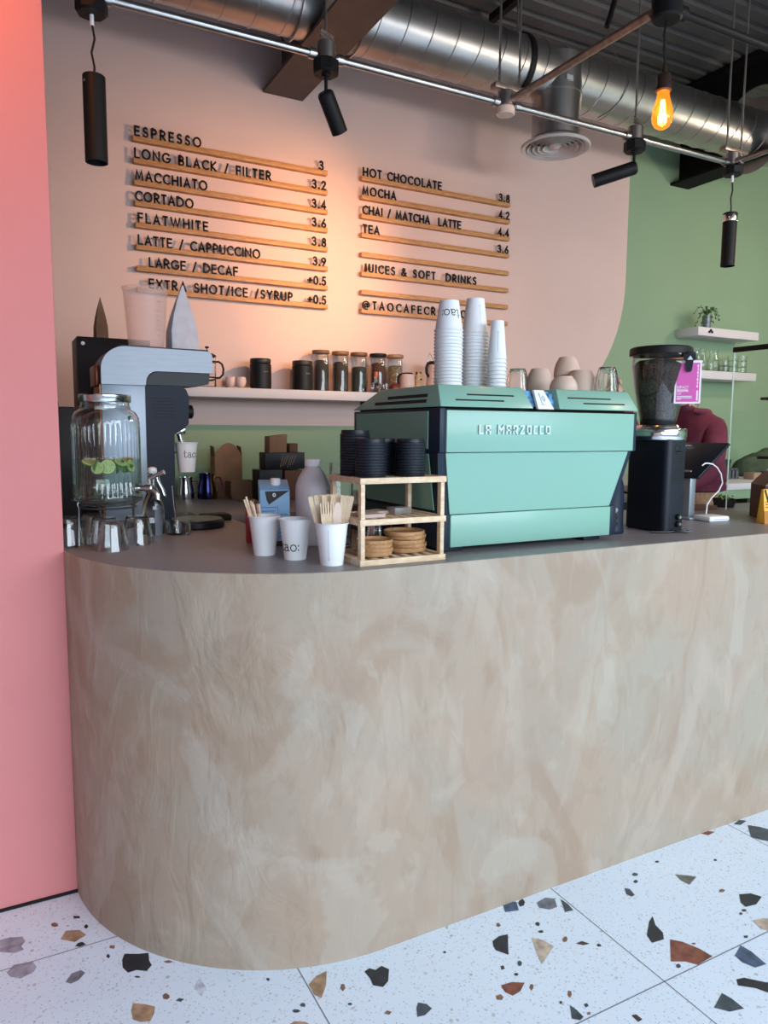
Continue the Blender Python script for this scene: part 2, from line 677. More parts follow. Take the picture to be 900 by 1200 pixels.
CHIPS = [
    ('lilac',[(-0.04,2.166),(-0.019,2.167),(0.015,2.154),(0.022,2.13),(0.011,2.113),(0.017,2.095),(-0.004,2.091),(-0.04,2.114)]),
    ('lilac',[(-0.026,2.021),(-0.009,2.043),(0.035,2.035),(0.044,2.009),(0.037,1.992),(0.005,1.981),(-0.018,2.0)]),
    ('tan',[(0.108,2.093),(0.124,2.125),(0.158,2.111),(0.173,2.08),(0.142,2.064)]),
    ('black',[(0.141,2.046),(0.15,2.056),(0.161,2.054),(0.168,2.039),(0.151,2.037)]),
    ('black',[(0.246,1.932),(0.255,1.953),(0.29,1.935),(0.313,1.927),(0.309,1.896),(0.312,1.876),(0.296,1.86),(0.273,1.876),(0.252,1.876),(0.243,1.902)]),
    ('speck',[(0.106,1.915),(0.123,1.94),(0.145,1.942),(0.154,1.927),(0.136,1.907),(0.117,1.903)]),
    ('tan',[(0.238,1.737),(0.246,1.763),(0.272,1.746),(0.292,1.727),(0.286,1.706),(0.273,1.686),(0.253,1.694),(0.238,1.71)]),
    ('pale',[(0.393,1.747),(0.412,1.77),(0.419,1.73),(0.4,1.708)]),
    ('tan',[(0.652,1.622),(0.681,1.64),(0.712,1.645),(0.69,1.599),(0.663,1.565),(0.651,1.584)]),
    ('black',[(0.798,1.597),(0.815,1.602),(0.826,1.589),(0.847,1.595),(0.859,1.575),(0.837,1.539),(0.816,1.527),(0.796,1.544),(0.8,1.568)]),
    ('blue',[(1.289,1.658),(1.314,1.658),(1.33,1.645),(1.312,1.61),(1.271,1.622)]),
    ('speck',[(1.382,1.614),(1.421,1.621),(1.443,1.605),(1.423,1.57),(1.395,1.571),(1.373,1.592)]),
    ('slate',[(1.457,1.594),(1.461,1.568),(1.455,1.536),(1.427,1.541)]),
    ('black',[(1.164,1.538),(1.193,1.546),(1.219,1.541),(1.17,1.474),(1.15,1.504),(1.154,1.52)]),
    ('sand',[(1.269,1.499),(1.292,1.476),(1.301,1.444),(1.258,1.421),(1.227,1.405),(1.242,1.444)]),
    ('dbrown',[(1.362,1.424),(1.384,1.424),(1.396,1.406),(1.376,1.409)]),
    ('rust',[(1.085,1.394),(1.117,1.39),(1.144,1.373),(1.116,1.355),(1.09,1.352),(1.08,1.37)]),
    ('slate',[(0.857,1.43),(0.869,1.442),(0.885,1.428),(0.889,1.41),(0.863,1.4),(0.844,1.404)]),
    ('slate',[(1.196,1.263),(1.2,1.243),(1.2,1.219),(1.185,1.215),(1.171,1.228)]),
    ('black',[(1.563,1.358),(1.615,1.397),(1.642,1.409),(1.619,1.378),(1.612,1.345),(1.592,1.324),(1.551,1.329)]),
    ('rust',[(1.607,1.316),(1.63,1.293),(1.649,1.252),(1.655,1.216),(1.593,1.212),(1.573,1.236),(1.539,1.254)]),
    ('blue',[(1.711,1.19),(1.761,1.209),(1.765,1.181),(1.757,1.13),(1.719,1.135),(1.706,1.164)]),
    ('black',[(1.637,1.13),(1.66,1.125),(1.685,1.099),(1.706,1.078),(1.673,1.055),(1.653,1.088),(1.622,1.114)]),
    ('slate',[(1.505,1.093),(1.563,1.116),(1.569,1.094),(1.568,1.057),(1.527,1.067)]),
    ('black',[(1.959,1.361),(1.995,1.347),(2.01,1.321),(1.961,1.305),(1.922,1.312),(1.927,1.332)]),
    ('sand',[(1.884,1.262),(1.923,1.254),(1.942,1.24),(1.891,1.205),(1.873,1.226)]),
    ('olive',[(1.867,1.523),(1.899,1.501),(1.916,1.482),(1.863,1.464),(1.858,1.492)]),
    ('slate',[(1.67,1.545),(1.681,1.534),(1.672,1.505),(1.657,1.504),(1.652,1.52)]),
    ('slate',[(2.344,1.612),(2.371,1.585),(2.391,1.549),(2.319,1.5),(2.295,1.531),(2.283,1.555)]),
    ('tan',[(0.56,1.523),(0.577,1.528),(0.6,1.514),(0.612,1.49),(0.572,1.488)]),
    ('rust',[(2.147,1.65),(2.183,1.65),(2.2,1.635),(2.159,1.631)]),
    ('slate',[(2.305,1.639),(2.348,1.65),(2.367,1.633),(2.322,1.624)]),
    ('dbrown',[(1.306,1.169),(1.319,1.166),(1.32,1.148),(1.305,1.147)]),
    ('brown',[(0.098,2.156),(0.09,2.165),(0.09,2.177),(0.098,2.178),(0.106,2.169),(0.107,2.156)]),
    ('black',[(0.148,2.185),(0.165,2.175),(0.165,2.164),(0.149,2.172)]),
    ('black',[(0.18,2.111),(0.175,2.108),(0.171,2.117),(0.173,2.124),(0.178,2.128),(0.182,2.119)]),
    ('brown',[(0.234,1.986),(0.223,1.994),(0.225,2.005),(0.237,2.0)]),
    ('dbrown',[(0.216,1.974),(0.22,1.961),(0.215,1.954),(0.21,1.965)]),
    ('brown',[(0.341,1.876),(0.355,1.874),(0.365,1.862),(0.35,1.864)]),
    ('dbrown',[(0.269,1.847),(0.264,1.853),(0.269,1.855),(0.277,1.849),(0.277,1.844)]),
    ('brown',[(0.316,1.756),(0.324,1.76),(0.33,1.75),(0.33,1.74),(0.322,1.737),(0.315,1.744)]),
    ('slate',[(0.341,1.723),(0.35,1.728),(0.361,1.718),(0.351,1.714)]),
    ('slate',[(0.586,1.553),(0.584,1.56),(0.59,1.563),(0.598,1.558),(0.602,1.55),(0.594,1.549)]),
    ('slate',[(0.615,1.558),(0.609,1.563),(0.607,1.569),(0.613,1.573),(0.62,1.569),(0.619,1.562)]),
    ('brown',[(0.733,1.581),(0.729,1.567),(0.72,1.561),(0.718,1.573),(0.727,1.585)]),
    ('slate',[(0.722,1.511),(0.716,1.511),(0.712,1.516),(0.715,1.52),(0.722,1.518)]),
    ('slate',[(0.564,1.681),(0.562,1.687),(0.565,1.693),(0.57,1.689),(0.57,1.682)]),
    ('black',[(1.339,1.621),(1.325,1.622),(1.331,1.638),(1.343,1.646),(1.357,1.648),(1.352,1.632)]),
    ('brown',[(1.224,1.58),(1.214,1.577),(1.212,1.585),(1.22,1.594),(1.226,1.591)]),
    ('dbrown',[(1.326,1.532),(1.318,1.528),(1.314,1.534),(1.316,1.541),(1.325,1.545),(1.33,1.54)]),
    ('dbrown',[(1.312,1.501),(1.303,1.503),(1.301,1.511),(1.311,1.512),(1.317,1.507)]),
    ('brown',[(1.359,1.459),(1.355,1.449),(1.345,1.442),(1.336,1.444),(1.339,1.453),(1.349,1.459)]),
    ('black',[(1.42,1.391),(1.418,1.384),(1.409,1.385),(1.408,1.391),(1.415,1.396)]),
    ('brown',[(1.057,1.353),(1.047,1.36),(1.052,1.371),(1.066,1.37),(1.067,1.359)]),
    ('brown',[(1.154,1.362),(1.16,1.358),(1.152,1.348),(1.142,1.344),(1.144,1.354)]),
    ('brown',[(1.212,1.28),(1.213,1.29),(1.225,1.301),(1.23,1.296),(1.223,1.286)]),
    ('brown',[(0.778,1.45),(0.789,1.455),(0.797,1.446),(0.787,1.441)]),
    ('slate',[(1.177,1.443),(1.184,1.442),(1.184,1.434),(1.176,1.426),(1.168,1.427),(1.17,1.435)]),
    ('dbrown',[(1.134,1.448),(1.129,1.437),(1.119,1.437),(1.125,1.449)]),
    ('slate',[(1.027,1.561),(1.025,1.558),(1.019,1.558),(1.018,1.563),(1.021,1.566),(1.026,1.566)]),
    ('dbrown',[(1.143,1.401),(1.137,1.405),(1.14,1.411),(1.147,1.411),(1.15,1.405)]),
    ('slate',[(1.536,1.228),(1.536,1.234),(1.542,1.239),(1.551,1.239),(1.551,1.233),(1.546,1.227)]),
    ('slate',[(1.803,1.231),(1.815,1.227),(1.806,1.22),(1.796,1.224)]),
    ('dbrown',[(1.906,1.297),(1.894,1.302),(1.902,1.31),(1.913,1.305)]),
    ('brown',[(1.915,1.395),(1.922,1.404),(1.936,1.403),(1.939,1.394),(1.925,1.39)]),
    ('slate',[(1.765,1.581),(1.756,1.573),(1.743,1.577),(1.744,1.587),(1.757,1.59)]),
    ('slate',[(1.725,1.559),(1.734,1.56),(1.736,1.554),(1.73,1.548),(1.72,1.547),(1.717,1.554)]),
    ('dbrown',[(1.863,1.599),(1.869,1.605),(1.879,1.603),(1.878,1.596),(1.87,1.594)]),
    ('brown',[(1.659,1.273),(1.653,1.269),(1.646,1.272),(1.646,1.277),(1.654,1.277)]),
    ('slate',[(1.224,1.239),(1.229,1.249),(1.238,1.248),(1.235,1.239)]),
    ('slate',[(1.177,1.278),(1.179,1.282),(1.183,1.284),(1.187,1.282),(1.184,1.277),(1.179,1.275)]),
    ('brown',[(1.215,1.225),(1.225,1.224),(1.221,1.217),(1.213,1.219)]),
    ('dbrown',[(2.058,1.518),(2.052,1.512),(2.044,1.515),(2.046,1.52),(2.055,1.524)]),
    ('slate',[(1.876,1.294),(1.875,1.298),(1.882,1.303),(1.889,1.301),(1.885,1.294)]),
]
CK = {'lilac': (.30, .32, .40), 'tan': (.36, .24, .15), 'black': (.018, .024, .032), 'speck': (.16, .18, .22), 'pale': (.50, .55, .66), 'blue': (.06, .10, .18), 'slate': (.05, .075, .095),
      'sand': (.48, .40, .33), 'dbrown': (.06, .04, .035), 'rust': (.22, .075, .05), 'olive': (.14, .145, .12), 'brown': (.22, .12, .08)}
ckeys = list(CK)
fm = M()
fm.box(-4, 7.5, -3.4, 4.15, -.12, 0)
fm.mi = 1
for y in (-2.91, -2.085, -1.261, -.437, .387, 1.211, 2.035):
    fm.poly([(-4, y - .0016, .0004), (7.5, y - .0016, .0004), (7.5, y + .0016, .0004), (-4, y + .0016, .0004)])
for i in range(-4, 8):
    x = .648 + .8185 * i
    fm.poly([(x - .0016, -3.4, .0004), (x + .0016, -3.4, .0004), (x + .0016, 4, .0004), (x - .0016, 4, .0004)])
for k, pl in CHIPS:
    fm.mi = 2 + ckeys.index(k)
    fm.poly([(x, y, .0007) for x, y in pl])
rng = random.Random(4)
for i in range(420):                                   # the same stones over the rest of the floor
    x, y = rng.uniform(-3, 7), rng.uniform(-3, 1.6)
    if -.25 < x < 2.6 and y > .95:
        continue
    big = rng.random() < .4
    r = rng.uniform(.025, .06) if big else rng.uniform(.006, .016)
    n = rng.randint(4, 7)
    a0 = rng.uniform(0, 6)
    fm.mi = 2 + rng.randrange(len(ckeys))
    st = rng.uniform(.5, 1)
    fm.poly([(x + r * rng.uniform(.7, 1.1) * math.cos(a0 + 2 * PI * j / n), y + st * r * rng.uniform(.7, 1.1) * math.sin(a0 + 2 * PI * j / n), .0007) for j in range(n)])
floor = struct('floor', fm, [terrazzo(), mat('tile_joint', (.20, .22, .25), .8)] + [chip_mat(k, CK[k]) for k in ckeys], smooth=0)
floor.data.polygons.foreach_set('use_smooth', [False] * len(floor.data.polygons))

green = wall_paint('green_paint', (.255, .37, .23))
beige = wall_paint('blush_paint', (.71, .52, .475))
pink = wall_paint('pink_paint', (.63, .222, .222), .03)
wm = M()
wm.box(-4, 7.5, 4.0, 4.15, 0, 3.9)
wm.mi = 1
RC = 1.05
wm.prism([(-3.98, 3.9), (-3.98, 1.43), (4.066 - RC, 1.43)] + [(4.066 - RC + RC * math.cos(a), 1.43 + RC + RC * math.sin(a)) for a in [(-90 + 5 * k) * PI / 180 for k in range(1, 19)]] + [(4.066, 3.9)], 3.9985, 4.001, 'y')
struct('wall_back', wm, [green, beige])

wm = M()
wm.box(-4, .1732, 2.3, 2.36, .008, 3.9, .004)
struct('wall_left', wm, pink)
bb = M()
bb.box(-4, .172, 2.297, 2.36, 0, .008)
struct('baseboard_left', bb, K['black'])
wm = M()
wm.box(7.5, 7.6, -3.4, 4.15, 0, 3.9)
struct('wall_right', wm, green)
wm = M()  # unseen wall, added to block daylight coming from the left
wm.box(-1.75, -1.65, -3.4, 2.3, 0, 3.9)
struct('shade_wall_side', wm, wall_paint('side_paint', (.30, .22, .20)))
wm = M()                                               # unseen wall head, added and stepped to hold daylight off the upper walls
wm.box(-1.65, 1.2, -1.05, -.95, 2.12, 3.9)
wm.box(1.2, 7.6, -1.05, -.95, 2.72, 3.9)
struct('shade_wall_front', wm, wall_paint('white_paint', (.6, .6, .6)))

deck = mat('ceiling_deck', (.11, .108, .11), .5, .3, vary=.15, vscale=3)
cm = M()
pr = []
y = -3.4
while y < 4.1:
    pr += [(y, 3.86), (y + .065, 3.86), (y + .076, 3.885), (y + .079, 3.865), (y + .085, 3.865), (y + .088, 3.885), (y + .114, 3.885), (y + .124, 3.86)]
    y += .135
pr += [(4.15, 3.86), (4.15, 3.98), (-3.4, 3.98)]
cm.prism(pr, -4, 7.5, 'x')
struct('ceiling', cm, deck)


# ---------------------------------------------------------------- steel beams with round openings
def beam(cx, hy, hz, hr, fw_, colmat, label):
    t = thing('steel_beam', label, 'beam', (cx, 4.0, 3.2), 0, 'ceiling beams')
    y0, y1, z0, z1 = -5.2, 0.0, .016, .62
    m = M()
    yh, zh, s = hy - 4.0, hz - 3.2, hr + .03
    zt = min(zh + s, z1)
    zb = max(zh - s, z0)
    m.box(-.006, .006, y0, yh - s, z0, z1)
    m.box(-.006, .006, yh + s, y1, z0, z1)
    if zt < z1:
        m.box(-.006, .006, yh - s, yh + s, zt, z1)
    if zb > z0:
        m.box(-.006, .006, yh - s, yh + s, z0, zb)
    n = 48
    sq, ci = [], []
    for i in range(n):
        a = 2 * PI * i / n
        c_, s_ = math.cos(a), math.sin(a)
        k = 1 / max(abs(c_), abs(s_))
        zz = zh + s * k * s_
        sq.append((yh + s * k * c_, max(zb, min(zt, zz))))
        ci.append((yh + hr * c_, max(zb + .004, min(zt - .004, zh + hr * s_))))
    V = {}
    for nm, ring in (('s', sq), ('c', ci)):
        for x in (-.006, .006):
            V[nm, x] = [m.bm.verts.new((x, p[0], p[1])) for p in ring]
    for i in range(n):
        j = (i + 1) % n
        for x in (-.006, .006):
            m._f((V['s', x][i], V['s', x][j], V['c', x][j], V['c', x][i]))
        m._f((V['c', -.006][i], V['c', .006][i], V['c', .006][j], V['c', -.006][j]))
    part('web', m, colmat, t)
    f = M()
    f.box(-fw_ / 2, fw_ / 2, y0, y1, 0, .016)
    part('bottom_flange', f, colmat, t)
    f = M()
    f.box(-fw_ / 2, fw_ / 2, y0, y1, z1, .655)
    part('top_flange', f, colmat, t)
    return t


brown_steel = mat('brown_steel', (.075, .05, .04), .55, vary=.15, vscale=9)
beam(1.485, 3.36, 3.40, .20, .225, brown_steel, 'dark brown steel beam above the printed drinks menu, pierced by the shiny duct')
beam(4.565, 3.41, 3.44, .235, .19, mat('black_steel', (.008, .008, .008), .7, spec=.12), 'black steel beam by the green wall, with a round hole where the duct ends')

# ---------------------------------------------------------------- spiral duct
t = thing('ventilation_duct', 'round galvanised steel duct hanging below the dark ceiling along the menu wall', 'duct', (1.5, 3.4, 3.36))
m = M()
rows = []
R0 = .15
x = -3.0
prof = []
while x < 3.42:
    prof += [(R0, x), (R0, x + .128), (R0 + .004, x + .131), (R0 + .004, x + .137), (R0, x + .14)]
    x += .14
m.lathe(prof, 48, ax='x')
for v in m.bm.verts:                                   # the seams wind round the duct
    a = math.atan2(v.co.z, v.co.y)
    v.co.x += .035 * math.sin(a)
part('duct_pipe', m, K['galv'], t)
m = M()
m.lathe([(R0 + .005, 3.046), (R0 + .085, 3.046), (R0 + .085, 3.05), (R0 + .005, 3.05)], 48, ax='x', close=True)
part('end_plate', m, K['galv'], t)
for xx in (-.19, .12):
    m = M()
    m.lathe([(R0 + .004, xx), (R0 + .016, xx), (R0 + .016, xx + .006), (R0 + .004, xx + .006)], 48, ax='x', close=True)
    part('flange_ring', m, K['galv'], t)
m = M()
m.lathe([(R0 + .003, 1.08), (R0 + .01, 1.08), (R0 + .01, 1.11), (R0 + .003, 1.11)], 40, ax='x', close=True)
part('hanger_strap', m, K['black'], t, 'black hanger strap')
for xx in (1.095, -1.2):
    m = M()
    m.cyl(.004, R0, .50, 8, (xx, 0, 0))
    part('hanger_rod', m, K['pipe'], t)
m = M()
m.lathe([(.132, -.34), (.132, -.12), (.136, -.118), (.136, -.108), (.133, -.106), (.133, .075)], 40, c=(1.35, -.035, 0))
part('branch_pipe', m, K['galv'], t)
m = M()
m.lathe([(.185, -.392), (.19, -.388), (.19, -.378), (.135, -.345), (.130, -.345), (.165, -.386)], 48, c=(1.35, -.035, 0), close=True)
for r in (.15, .122, .094, .066):
    m.lathe([(r, -.388), (r + .004, -.390), (r - .012, -.362), (r - .016, -.362)], 48, c=(1.35, -.035, 0), close=True)
m.lathe([(0, -.392), (.02, -.388), (.036, -.376), (.02, -.362), (0, -.362)], 32, c=(1.35, -.035, 0))
part('diffuser', m, mat('diffuser_white', (.62, .56, .54), .45), t, 'white diffuser of concentric rings')
m = M()
m.box(1.30, 1.345, -.1705, -.166, -.085, -.06)
part('rating_plate', m, mat('plate_grey', (.45, .45, .47), .4), t)

# ---------------------------------------------------------------- conduit grid with lamps
ZP, YP = 2.664, 2.45


def box_fitting(m, x, y, z, steel_h=.05):
    m.cyl(.034, 0, steel_h, 24, (x, y, z - .005))


def cap_fitting(m, x, y):
    m.cyl(.04, -.05, -.005, 8, (x, y, ZP), bev=.004)


t = thing('conduit_rail', 'thin steel conduit rail hanging in front of the menu wall on rods', 'conduit', (1.0, YP, ZP))
o_ = Vector((1.0, YP, ZP))
for a, b in ((.345, 1.03), (1.10, 1.79), (1.86, 2.48), (2.545, 3.11)):
    m = M()
    m.tube([(a - 1.0, 0, 0), (b - 1.0, 0, 0)], .0125, 12)
    for e in (a + .004, b - .028):
        m.cyl(.0175, 0, .024, 12, (e - 1.0, 0, 0), ax='x')
    part('conduit_pipe', m, K['pipe'], t)
for x in (.313, 1.065, 1.822, 2.512, 3.14):
    m = M()
    m.cyl(.032, -.012, .045, 20, (x - 1.0, 0, 0), bev=.003)
    part('junction_box', m, K['pipe'], t)
for x in (1.065, 1.79, 1.885, 2.512, 3.10, 3.20):
    m = M()
    m.cyl(.0045, .04, 1.19, 8, (x - 1.0, 0, 0))
    part('hanger_rod', m, K['pipe'], t)
for x in (1.84, 3.15):
    m = M()
    m.box(x - 1.08, x - .92, -.018, .018, .046, .066, .003)
    part('rod_bracket', m, K['rust_pipe'], t)
for x in (1.065, 2.512):
    m = M()
    for k in range(3):
        m.tube([(x - 1.0 - .028, -.02, .052 + .011 * k), (x - 1.0 + .028, .0, .048 + .011 * k)], .004, 6)
    part('rod_clip', m, K['pipe'], t)
m = M()
m.cyl(.036, -.042, -.012, 24, (.822, 0, 0), bev=.004)
part('cover_plate', m, mat('cover_cream', (.72, .56, .46), .5), t, 'round cream cover plate')

t = thing('conduit_branch', 'rusty brown conduit branch running from the rail to the glowing bulb', 'conduit', (1.835, 2.1, ZP))
m = M()
m.tube([(0, .318, .012), (.012, -.345, .012)], .0135, 12)
part('conduit_pipe', m, K['rust_pipe'], t)
m = M()
m.cyl(.045, -.03, .05, 24, (.018, -.40, 0), bev=.006)
part('junction_box', m, K['black'], t, 'black round junction box')
m = M()
m.tube([(.06, -.40, .005), (.09, -.40, .005)], .022, 12)
m.tube([(.09, -.40, .005), (.80, -.40, .005)], .0125, 12)
part('side_conduit', m, K['black'], t, 'black conduit leading sideways')
t = thing('conduit_branch', 'steel conduit branch running forward from above the pendant at the green wall', 'conduit', (3.14, 2.0, ZP))
m = M()
m.tube([(0, .42, 0), (0, -1.2, 0)], .0125, 12)
m.cyl(.0175, .395, .42, 12, (0, 0, 0), ax='y')
part('conduit_pipe', m, K['pipe'], t)
m = M()
m.cyl(.0045, .01, 1.19, 8, (0, -1.0, 0))
part('hanger_rod', m, K['pipe'], t)


def pendant(x, label, light):
    t = thing('pendant_lamp', label, 'lamp', (x, YP, 2.195), 0, 'black cylinder pendants')
    m = M()
    m.cyl(.046, .415, .455, 8, bev=.006)
    part('ceiling_cup', m, K['black'], t)
    m = M()
    m.cyl(.006, .385, .417, 10)
    part('cord_grip', m, K['white'], t, 'pale cord grip')
    m = M()
    m.tube([(0, 0, .39), (.006, 0, .35), (-.004, 0, .31), (.003, 0, .27), (0, 0, .235)], .0032, 8)
    part('cord', m, K['black'], t)
    m = M()
    m.lathe([(0, .245), (.031, .245), (.0325, .243), (.0325, .002), (.0325, 0), (.029, 0), (.028, .03), (0, .03)], 32)
    part('lamp_shade', m, K['black'], t)
    m = M()
    m.cyl(.024, .022, .031, 24)
    part('lamp_lens', m, K['chrome_dark'], t)
    if 'green' in label:
        m = M()
        m.lathe([(.0327, .205), (.0332, .207), (.0332, .235), (.0327, .237)], 32)
        part('silver_band', m, K['steel'], t, 'silver band near the top')
    m = M()
    m.cyl(.004, 0, .004, 10, (-.028, -.018, .222), ax='y')
    part('grub_screw', m, K['steel'], t)
    l = spot('pendant_light', (x, YP, 2.19), (x, YP, 0), light, (1.0, .66, .40), 80, .7, .025)
    return t


pendant(.318, 'black cylinder pendant lamp hanging beside the pink wall, upper left of the menu', 4)
pendant(3.15, 'black cylinder pendant lamp hanging before the plain green wall', 8)


def spotlamp(x, d, label, e, tgt, length):
    t = thing('spot_lamp', label, 'lamp', (x, YP, ZP - .012), 0, 'black spot lamps on the conduit rail')
    m = M()
    m.cyl(.046, -.046, -.002, 8, bev=.005)
    part('ceiling_cup', m, K['black'], t)
    m = M()
    m.cyl(.006, -.105, -.046, 10)
    m.cyl(.015, -.055, -.046, 14)
    part('stem', m, K['black'], t)
    d = Vector(d).normalized()
    base = Vector((0, 0, -.112))
    q = d.to_track_quat('Z', 'Y').to_matrix().to_4x4()
    m = M()
    m.lathe([(0, -.012), (.022, -.012), (.027, -.006), (.0285, 0), (.0285, length), (.0265, length), (.025, length - .012), (0, length - .012)], 32)
    m.bm.transform(Matrix.Translation(base) @ q)
    part('lamp_barrel', m, K['black'], t)
    m = M()
    m.cyl(.024, length - .0115, length - .010, 28)
    m.bm.transform(Matrix.Translation(base) @ q)
    part('lamp_lens', m, mat('lit_lens', (.9, .8, .7), .4, emit=(1, .82, .62), es=9), t, 'lit lens')
    p = Vector((x, YP, ZP - .012)) + base + d * (length + .004)
    spot('spot_light', p, tgt, e, (1.0, .50, .22), 68, 1.0, .022)
    return t


WARM = 90
spotlamp(1.065, (.52, .30, -.70), 'black spot lamp hanging from the rail beside the brown beam', WARM * .75, (2.05, 4.0, 2.28), .125)
spotlamp(2.512, (-.77, .575, -.27), 'black spot lamp on the rail at the edge of the green wall', WARM * 1.35, (1.35, 4.0, 2.28), .175)
# a lamp of the same rail, out of the frame, washes the top of the pink wall
spot('pier_spot', (-.15, 1.70, 3.05), (-.15, 2.3, 2.30), 46, (1.0, .29, .01), 84, 1.0, .03)

# unseen warm fill lights, added to brighten the right side of the room
for lx, ly, lz, le in ((3.9, .9, 2.75, 46), (5.3, 2.5, 2.6, 34)):
    l = bpy.data.lights.new('room_fill', 'POINT')
    l.energy = le
    l.color = (1.0, .76, .55)
    l.shadow_soft_size = .12
    o = bpy.data.objects.new('room_fill', l)
    COL.objects.link(o)
    o.location = (lx, ly, lz)

# ---------------------------------------------------------------- glowing filament bulb
t = thing('filament_bulb', 'glowing amber teardrop bulb hanging on a black cord', 'bulb', (1.853, 1.70, 2.322))
m = M()
m.tube([(0, 0, .36), (.0, 0, .31), (-.008, 0, .27), (-.004, 0, .22), (.003, 0, .17)], .0032, 8)
part('cord', m, K['black_gloss'], t)
m = M()
m.lathe([(0, .19), (.006, .188), (.008, .165), (.018, .158), (.0215, .150), (.0215, .122), (.0235, .12), (.0235, .112), (.02, .108), (0, .108)], 28)
part('lamp_holder', m, mat('bakelite_brown', (.035, .018, .014), .3), t)
m = M()
m.lathe([(0, 0), (.012, .0015), (.022, .008), (.0295, .021), (.032, .036), (.0305, .052), (.025, .072), (.0195, .092), (.0175, .108)], 36)
amber = glass('amber_glass', (1.0, .66, .22), .05, .35, 3)
em = N(amber.node_tree, 'ShaderNodeEmission')            # the lit bulb glows through its tinted glass
em.inputs[0].default_value = (1.0, .36, .03, 1)
em.inputs[1].default_value = .55
ad_ = N(amber.node_tree, 'ShaderNodeAddShader')
o_mx = [n for n in amber.node_tree.nodes if n.type == 'MIX_SHADER'][0]
o_out = [n for n in amber.node_tree.nodes if n.type == 'OUTPUT_MATERIAL'][0]
amber.node_tree.links.new(o_mx.outputs[0], ad_.inputs[0])
amber.node_tree.links.new(em.outputs[0], ad_.inputs[1])
amber.node_tree.links.new(ad_.outputs[0], o_out.inputs[0])
part('glass_bulb', m, amber, t)
m = M()
for k in range(6):
    a = 2 * PI * k / 6
    m.tube([(.0045 * math.cos(a), .0045 * math.sin(a), .085), (.0105 * math.cos(a), .0105 * math.sin(a), .018)], .0016, 6)
part('filament', m, mat('filament_glow', (1, .6, .2), .5, emit=(1.0, .50, .10), es=55), t)
l = bpy.data.lights.new('bulb_light', 'POINT')
l.energy = 4.0
l.color = (1, .52, .18)
l.shadow_soft_size = .02
o = bpy.data.objects.new('bulb_light', l)
COL.objects.link(o)
o.location = (1.853, 1.70, 2.362)

# ceiling bits
t = thing('hanging_cable', 'loose thick black cable with a thin wire loop hanging before the duct', 'cable', (2.76, 2.90, 2.95))
m = M()
m.tube([(.09, -.05, .86), (.06, -.02, .68), (.035, 0, .54), (.012, 0, .47), (-.006, 0, .425)], .013, 10)
part('cable', m, K['black'], t)
m = M()
m.tube([(.0, 0, .43), (.012, 0, .40), (.04, .0, .34), (.10, .0, .27), (.14, .0, .235), (.155, .0, .205), (.135, 0, .155), (.105, .0, .11), (.03, .0, .04), (-.045, .0, -.006)], .002, 6)
part('thin_wire', m, K['wire'], t)
m = M()
m.box(-.02, .02, -1.6, .35, .0, .04)
m.box(-.026, .026, -.03, .03, -.01, .05)
solo('strut_channel', m, K['black'], 'black steel channel fixed under the ceiling above the duct', 'bracket', (2.71, 3.45, 3.79))
m = M()
m.box(-.05, .05, -.03, .03, .0, .05, .006)
m.cyl(.02, -.03, .002, 14)
solo('sensor_box', m, K['white'], 'small pale device fixed under the dark ceiling near the black beam', 'device', (3.35, 2.30, 3.81))

